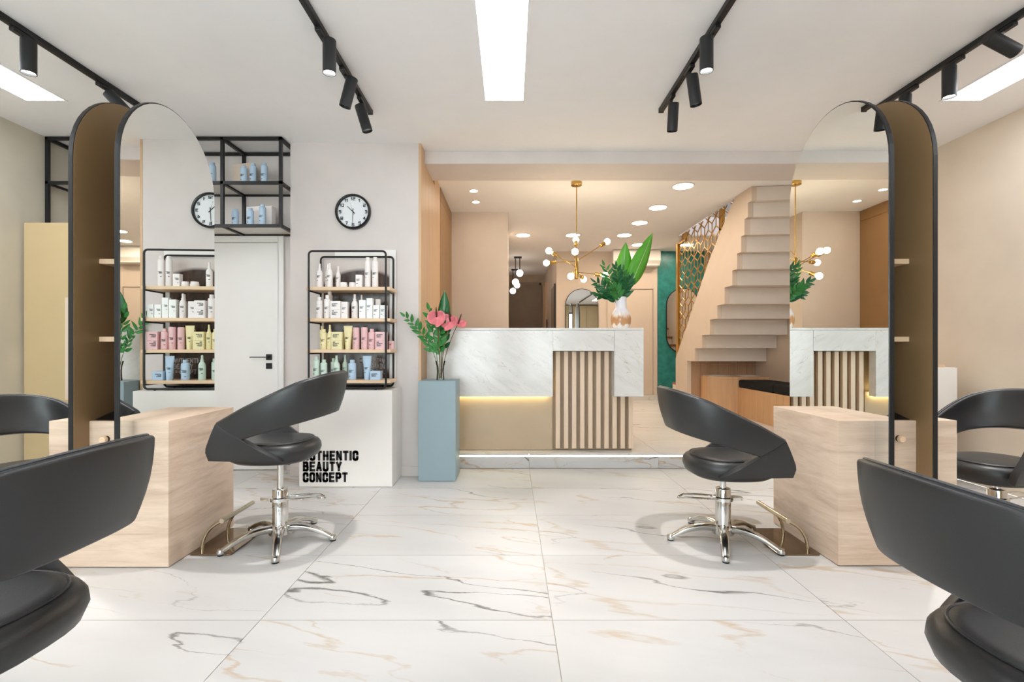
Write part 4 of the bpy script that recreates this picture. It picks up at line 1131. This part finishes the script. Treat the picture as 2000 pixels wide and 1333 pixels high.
# ------------------------------------------------------------------ chandelier
HX, HY = .711, 5.235
ch = thing('sputnik_chandelier', 'brass sputnik chandelier with eight bare bulbs over the counter', 'chandelier', (HX, HY, H))
MB().lathe([(.058, 0), (.058, -.035), (.05, -.04), (.01, -.042)], 28, (HX, HY, H-.0005)).obj('canopy', 'brass', ch, smooth=True)
MB().tube([(HX, HY, H-.04), (HX, HY, 2.02)], .006, 10).obj('rod', 'brass', ch, smooth=True)
MB().lathe([(.012, .22), (.02, .21), (.022, .0), (.012, -.01)], 20, (HX, HY, 1.865)).obj('hub', 'brass', ch, smooth=True)
k_ = HY/950
for px, py, dy, hz in [(1125, 469, .25, 2.10), (1123, 492, -.33, 2.0), (1072, 490, -.05, 1.98), (1067, 514, .14, 2.05), (1115, 540, -.26, 1.97), (1140, 546, .30, 1.95), (1182, 538, -.10, 1.93), (1186, 472, .22, 2.05)]:
    D = HY+dy; bp = Vector(((px-997)*D/950, D, 1.12+(679-py)*D/950)); hp = Vector((HX, HY, hz)); d = (bp-hp).normalized()
    L = (bp-hp).length
    arm = MB().tube([hp, hp+d*(L-.10)], .0045, 8).obj('arm', 'brass', ch, smooth=True)
    MB().lathe([(.012, L-.115), (.021, L-.108), (.021, L-.045), (.018, L-.042)], 16, X=tracked(hp, d)).obj('socket', 'brass', ch, smooth=True)
    MB().sphere((0, 0, L), .034, 14, 8, X=tracked(hp, d)).obj('bulb', 'bulb', ch, smooth=True)

# corridor pendants
for (x, y, globes, l) in ((.145, 9.55, ((.182, 2.575), (.100, 2.405)), 'black pendant with glowing glass globes, nearer one in the corridor'), (.095, 11.05, ((.055, 2.40), (.150, 2.535)), 'black pendant with glowing glass globes, farther one in the corridor')):
    p = thing('globe_pendant', l, 'pendant lamp', (x, y, H), 'corridor globe pendants')
    MB().box(x-.075, x+.075, y-.04, y+.04, H-.03, H-.0005).obj('ceiling_bar', 'black', p, bevel=.003)
    for i, (gx, gz) in enumerate(globes):
        yy = y + (i-.5)*.05
        MB().tube([(gx, yy, H-.02), (gx, yy, gz+.06)], .008, 8).obj('stem', 'black', p, smooth=True)
        MB().sphere((gx, yy, gz), .068, 18, 10).obj('globe', 'globe', p, smooth=True)

# ------------------------------------------------------------------ far wall things
am = thing('arched_wall_mirror', 'arched mirror with thin black frame on the far peach wall', 'mirror', (1.32, 9.0, .9))
def arch_x(xc, r, z0, zs_, n=20): return [(xc-r, z0), (xc+r, z0)] + [(xc+r*math.cos(R(180*i/n)), zs_+r*math.sin(R(180*i/n))) for i in range(n+1)]
MB().prism(arch_x(1.32, .307, .8, 1.90), 8.995, 9.019, 'y').obj('frame', 'black', am)
MB().prism(arch_x(1.32, .296, .811, 1.90), 8.991, 8.995, 'y').obj('mirror_glass', 'mirror', am)
pm = thing('pill_wall_mirror', 'pill-shaped black framed mirror on the teal wall', 'mirror', (3.18, 9.0, 1.0))
def pill(xc, r, z0, z1): return [(xc+r*math.cos(R(15*i)), z1-r+r*math.sin(R(15*i))) for i in range(13)] + [(xc+r*math.cos(R(180+15*i)), z0+r+r*math.sin(R(180+15*i))) for i in range(13)]
MB().prism(pill(3.185, .31, 1.01, 2.215), 8.975, 8.999, 'y').obj('frame', 'black', pm)
MB().prism(pill(3.185, .298, 1.022, 2.203), 8.971, 8.975, 'y').obj('mirror_glass', 'mirror', pm)
ac = thing('air_conditioner', 'white wall air conditioner above the far beige door', 'air conditioner', (2.3, 8.9, 2.6))
MB().prism([(9.0, 2.60), (9.0, 2.895), (8.83, 2.895), (8.80, 2.86), (8.80, 2.70), (8.86, 2.61), (8.93, 2.60)], 1.86, 2.72, 'x').obj('housing', 'ac', ac, bevel=.006)
MB().box(1.90, 2.68, 8.835, 8.87, 2.612, 2.625, X=None).obj('louver', 'ac', ac)
MB().box(1.88, 2.70, 8.85, 8.99, 2.8951, 2.8985).obj('intake_grille', 'backing', ac)

# ------------------------------------------------------------------ stairs
XS = 2.72
stp = [(7.32, .92), (7.02, 1.11), (6.75, 1.29), (6.49, 1.49), (6.26, 1.66), (6.04, 1.864), (5.83, 2.04), (5.71, 2.22), (5.61, 2.40), (5.53, 2.58), (5.45, 2.74), (5.37, 2.895)]
ss = thing('staircase', 'pale folded staircase rising toward the viewer with wooden treads', 'staircase', (3.2, 6.3, ZR))
XE = 3.695
for k in range(len(stp)-1):
    y0, z0 = stp[k]; y1, z1 = stp[k+1]
    t0 = .0 if k < 6 else .025*(k-5); t1 = .0 if k+1 < 6 else .025*(k+1-5)
    # riser face seen from the salon at y1 between z0 and z1, then soffit z1 from y1 to next
    th = .06
    mb = MB()
    vs = [(XS, y1, z0), (XE, y1-t1, z0), (XE, y1-t1+th, z0), (XS, y1+th, z0), (XS, y1, z1), (XE, y1-t1, z1), (XE, y1-t1+th, z1), (XS, y1+th, z1)]
    mb.add(vs, [(0, 1, 2, 3), (4, 7, 6, 5), (0, 4, 5, 1), (3, 2, 6, 7), (0, 3, 7, 4), (1, 5, 6, 2)])
    mb.obj('riser', 'soffit', ss)
    mb = MB()
    vs = [(XS, y1+.004, z0+.001), (XE, y1-t1+.004, z0+.001), (XE, y0-t0+th-.004, z0+.001), (XS, y0+th-.004, z0+.001)]
    vs += [(a, b_, c_+.05) for a, b_, c_ in vs]
    mb.add(vs, [(0, 1, 2, 3), (4, 7, 6, 5), (0, 4, 5, 1), (3, 2, 6, 7), (0, 3, 7, 4), (1, 5, 6, 2)])
    mb.obj('soffit', 'soffit', ss)
    mb = MB()
    vs = [(XS, y1+th, z0+.05), (XE, y1-t1+th, z0+.05), (XE, y0-t0+th+.03, z0+.05), (XS, y0+th+.03, z0+.05)]
    vs += [(a, b_, c_+.03) for a, b_, c_ in vs]
    mb.add(vs, [(0, 1, 2, 3), (4, 7, 6, 5), (0, 4, 5, 1), (3, 2, 6, 7), (0, 3, 7, 4), (1, 5, 6, 2)])
    mb.obj('tread', 'tread', ss)
for k in range(4):     # lowest steps behind the niche
    z = ZR + .195*k; y = 8.50 - .28*k
    MB().box(XS+.02, XE, y-.28, y, ZR, z+.165).obj('step_block', 'soffit', ss)
    MB().box(XS+.02, XE, y-.28, y+.02, z+.165, z+.195).obj('tread', 'tread', ss)
# stair side wall (stringer) with the saw-tooth soffit line
pts = [(7.83, ZR), (7.83, .947), (6.492, 2.309), (5.90, 2.80), (5.75, 2.899), (5.37, 2.899)]
saw = []
for k in range(len(stp)-1, 0, -1):
    saw += [(stp[k][0], stp[k][1]), (stp[k][0], stp[k-1][1])]
saw = saw[1:] + [(7.32, .92), (7.32, ZR)]
struct('wall_stair_side', MB().prism(pts + saw, 2.66, 2.719, 'x'), 'wall_peach', 'peach stair side wall below the gold screen')

# gold lattice screen
gs = thing('gold_screen', 'gold geometric lattice screen guarding the stairs', 'screen', (2.70, 6.9, .95))
def clip(p, q, poly):
    t0, t1 = 0.0, 1.0; dx, dz = q[0]-p[0], q[1]-p[1]
    n = len(poly)
    for i in range(n):
        ax, az = poly[i]; bx, bz = poly[(i+1) % n]; ex, ez = bx-ax, bz-az
        num = ex*(p[1]-az) - ez*(p[0]-ax); den = ex*dz - ez*dx
        if abs(den) < 1e-12:
            if num < 0: return None
            continue
        t = -num/den
        if den > 0: t0 = max(t0, t)
        else: t1 = min(t1, t)
    if t1-t0 < 1e-4: return None
    return (p[0]+dx*t0, p[1]+dz*t0), (p[0]+dx*t1, p[1]+dz*t1)
polyA = [(6.492, 2.309), (7.80, .975), (7.80, 2.895), (6.492, 2.895)]
polyB = [(5.90, 2.80), (6.492, 2.309), (6.492, 2.895), (5.80, 2.895)]
def ccw(p): 
    a = sum(p[i][0]*p[(i+1) % len(p)][1]-p[(i+1) % len(p)][0]*p[i][1] for i in range(len(p))); return p if a > 0 else p[::-1]
polyA, polyB = ccw(polyA), ccw(polyB)
segs = []
w, h, rp = .25, .145, .205
for r_ in range(-1, 13):
    zc = .80 + r_*rp; off = (r_ % 2)*w/2
    for i in range(-1, 20):
        x = 5.75 + i*w + off
        segs += [((x-w/2, zc), (x, zc+h/2)), ((x, zc+h/2), (x+w/2, zc)), ((x-w/2, zc), (x, zc-h/2)), ((x, zc-h/2), (x+w/2, zc))]
        segs += [((x, zc-h/2), (x, zc-rp)), ((x-w/2, zc), (x-w/2, zc-rp+h/2))]
lat = MB()
for p, q in segs:
    for poly in (polyA, polyB):
        s_ = clip(p, q, poly)
        if not s_: continue
        (ax, az), (bx, bz) = s_; dx, dz = bx-ax, bz-az; l = math.hypot(dx, dz); nx, nz = -dz/l*.0075, dx/l*.0075
        lat.prism([(ax+nx, az+nz), (ax-nx, az-nz), (bx-nx, bz-nz), (bx+nx, bz+nz)], 2.690, 2.698, 'x')
lat.obj('lattice', 'gold', gs)['kind'] = 'stuff'
def rail(pth, wd=.022):
    mb = MB()
    for (ay, az), (by, bz) in zip(pth, pth[1:]):
        dx, dz = by-ay, bz-az; l = math.hypot(dx, dz); nx, nz = -dz/l*wd/2, dx/l*wd/2
        mb.prism([(ay+nx, az+nz), (ay-nx, az-nz), (by-nx, bz-nz), (by+nx, bz+nz)], 2.676, 2.708, 'x')
    return mb
rail([(7.81, .955), (6.492, 2.312), (5.89, 2.81)]).obj('lower_rail', 'gold', gs)
rail([(5.89, 2.80), (5.82, 2.895)]).obj('end_rail', 'gold', gs)
MB().box(2.664, 2.71, 7.76, 7.83, .955, 2.78).obj('post', 'gold', gs, bevel=.002)
MB().box(2.69, 2.73, 6.20, 6.28, 2.50, 2.899).obj('post', 'gold', gs, bevel=.002)
MB().box(2.69, 2.73, 7.50, 7.58, 2.76, 2.899).obj('post', 'gold', gs, bevel=.002)
MB().box(2.676, 2.708, 7.45, 7.80, 2.76, 2.785).obj('top_rail', 'gold', gs)

# ------------------------------------------------------------------ niche bench
nb = thing('niche_panel', 'dark oak boards lining the niche under the lowest stair', 'wall panel', (3.2, 7.3, ZR))
for k in range(7):
    x0 = XS+.003+k*.139
    MB().box(x0, x0+.137, 7.322, 7.36, ZR, .918).obj('plank', 'oak_dark', nb, bevel=.0015)
bn = thing('bench', 'oak plank bench with raised end under the stairs', 'bench', (3.45, 6.3, ZR))
BX = 3.25
ntop = 0
y = 4.9
while y < 6.95:
    MB().box(BX, BX+.02, y+.001, y+.149, ZR, .55).obj('plank', 'oak_bench', bn, bevel=.0015); y += .15
MB().box(BX+.02, 3.698, 4.90, 6.98, .52, .549).obj('seat_board', 'oak_bench', bn, bevel=.0015)
MB().prism([(2.86, 7.318), (2.86, 7.06), (BX, 6.95), (3.698, 6.95), (3.698, 7.318)], ZR, .70, 'z').obj('end_cabinet', 'oak_bench', bn, bevel=.002)
cu = thing('bench_cushion', 'long black fabric cushion on the oak bench', 'cushion', (3.47, 6.0, .55))
MB().box(BX+.0, 3.69, 6.03, 6.94, .551, .66).obj('cushion_pad', 'cushion', cu, bevel=.025, seg=3)
MB().box(BX+.0, 3.69, 5.10, 6.02, .551, .66).obj('cushion_pad', 'cushion', cu, bevel=.025, seg=3)
for i, (x, y, rz, z, l) in enumerate(((3.02, 7.16, .1, .7006, 'magazine lying at the left of the bench end'), (3.10, 7.17, -.15, .7076, 'magazine on top of the left pile on the bench end'), (3.45, 7.12, .2, .7006, 'magazine lying at the right of the bench end'), (3.43, 7.13, -.05, .7076, 'magazine on top of the right pile on the bench end'))):
    o = MB().box(-.14, .14, -.10, .10, 0, .006).obj('magazine', 'paper', None, loc=(x, y, z), bevel=.001); o.rotation_euler = (0, 0, rz); tag(o, l, 'magazine', 'magazines on the bench')
    c_ = MB().box(-.14, .14, -.10, .10, .006, .0066).obj('cover', 'paper', None); c_.parent = o

# ------------------------------------------------------------------ small white cabinet at the right wall
wc = thing('white_side_cabinet', 'white side cabinet with a wooden tray by the right wall', 'cabinet', (3.6, 4.2, 0))
MB().box(3.30, 3.66, 4.0, 4.38, .002, .955).obj('body', 'white', wc, bevel=.003)
MB().box(3.30, 3.66, 3.985, 4.0, .06, .952).obj('door', 'white', wc, bevel=.002)
wt = thing('wooden_tray', 'small wooden tray on the white side cabinet', 'tray', (3.5, 4.2, .955))
MB().box(3.36, 3.62, 4.05, 4.30, .9555, .967).obj('tray_base', 'oak_shelf', wt, bevel=.002)
MB().box(3.36, 3.62, 4.05, 4.06, .967, .978).box(3.36, 3.62, 4.29, 4.30, .967, .978).box(3.36, 3.37, 4.06, 4.29, .967, .978).box(3.61, 3.62, 4.06, 4.29, .967, .978).obj('tray_rim', 'oak_shelf', wt)
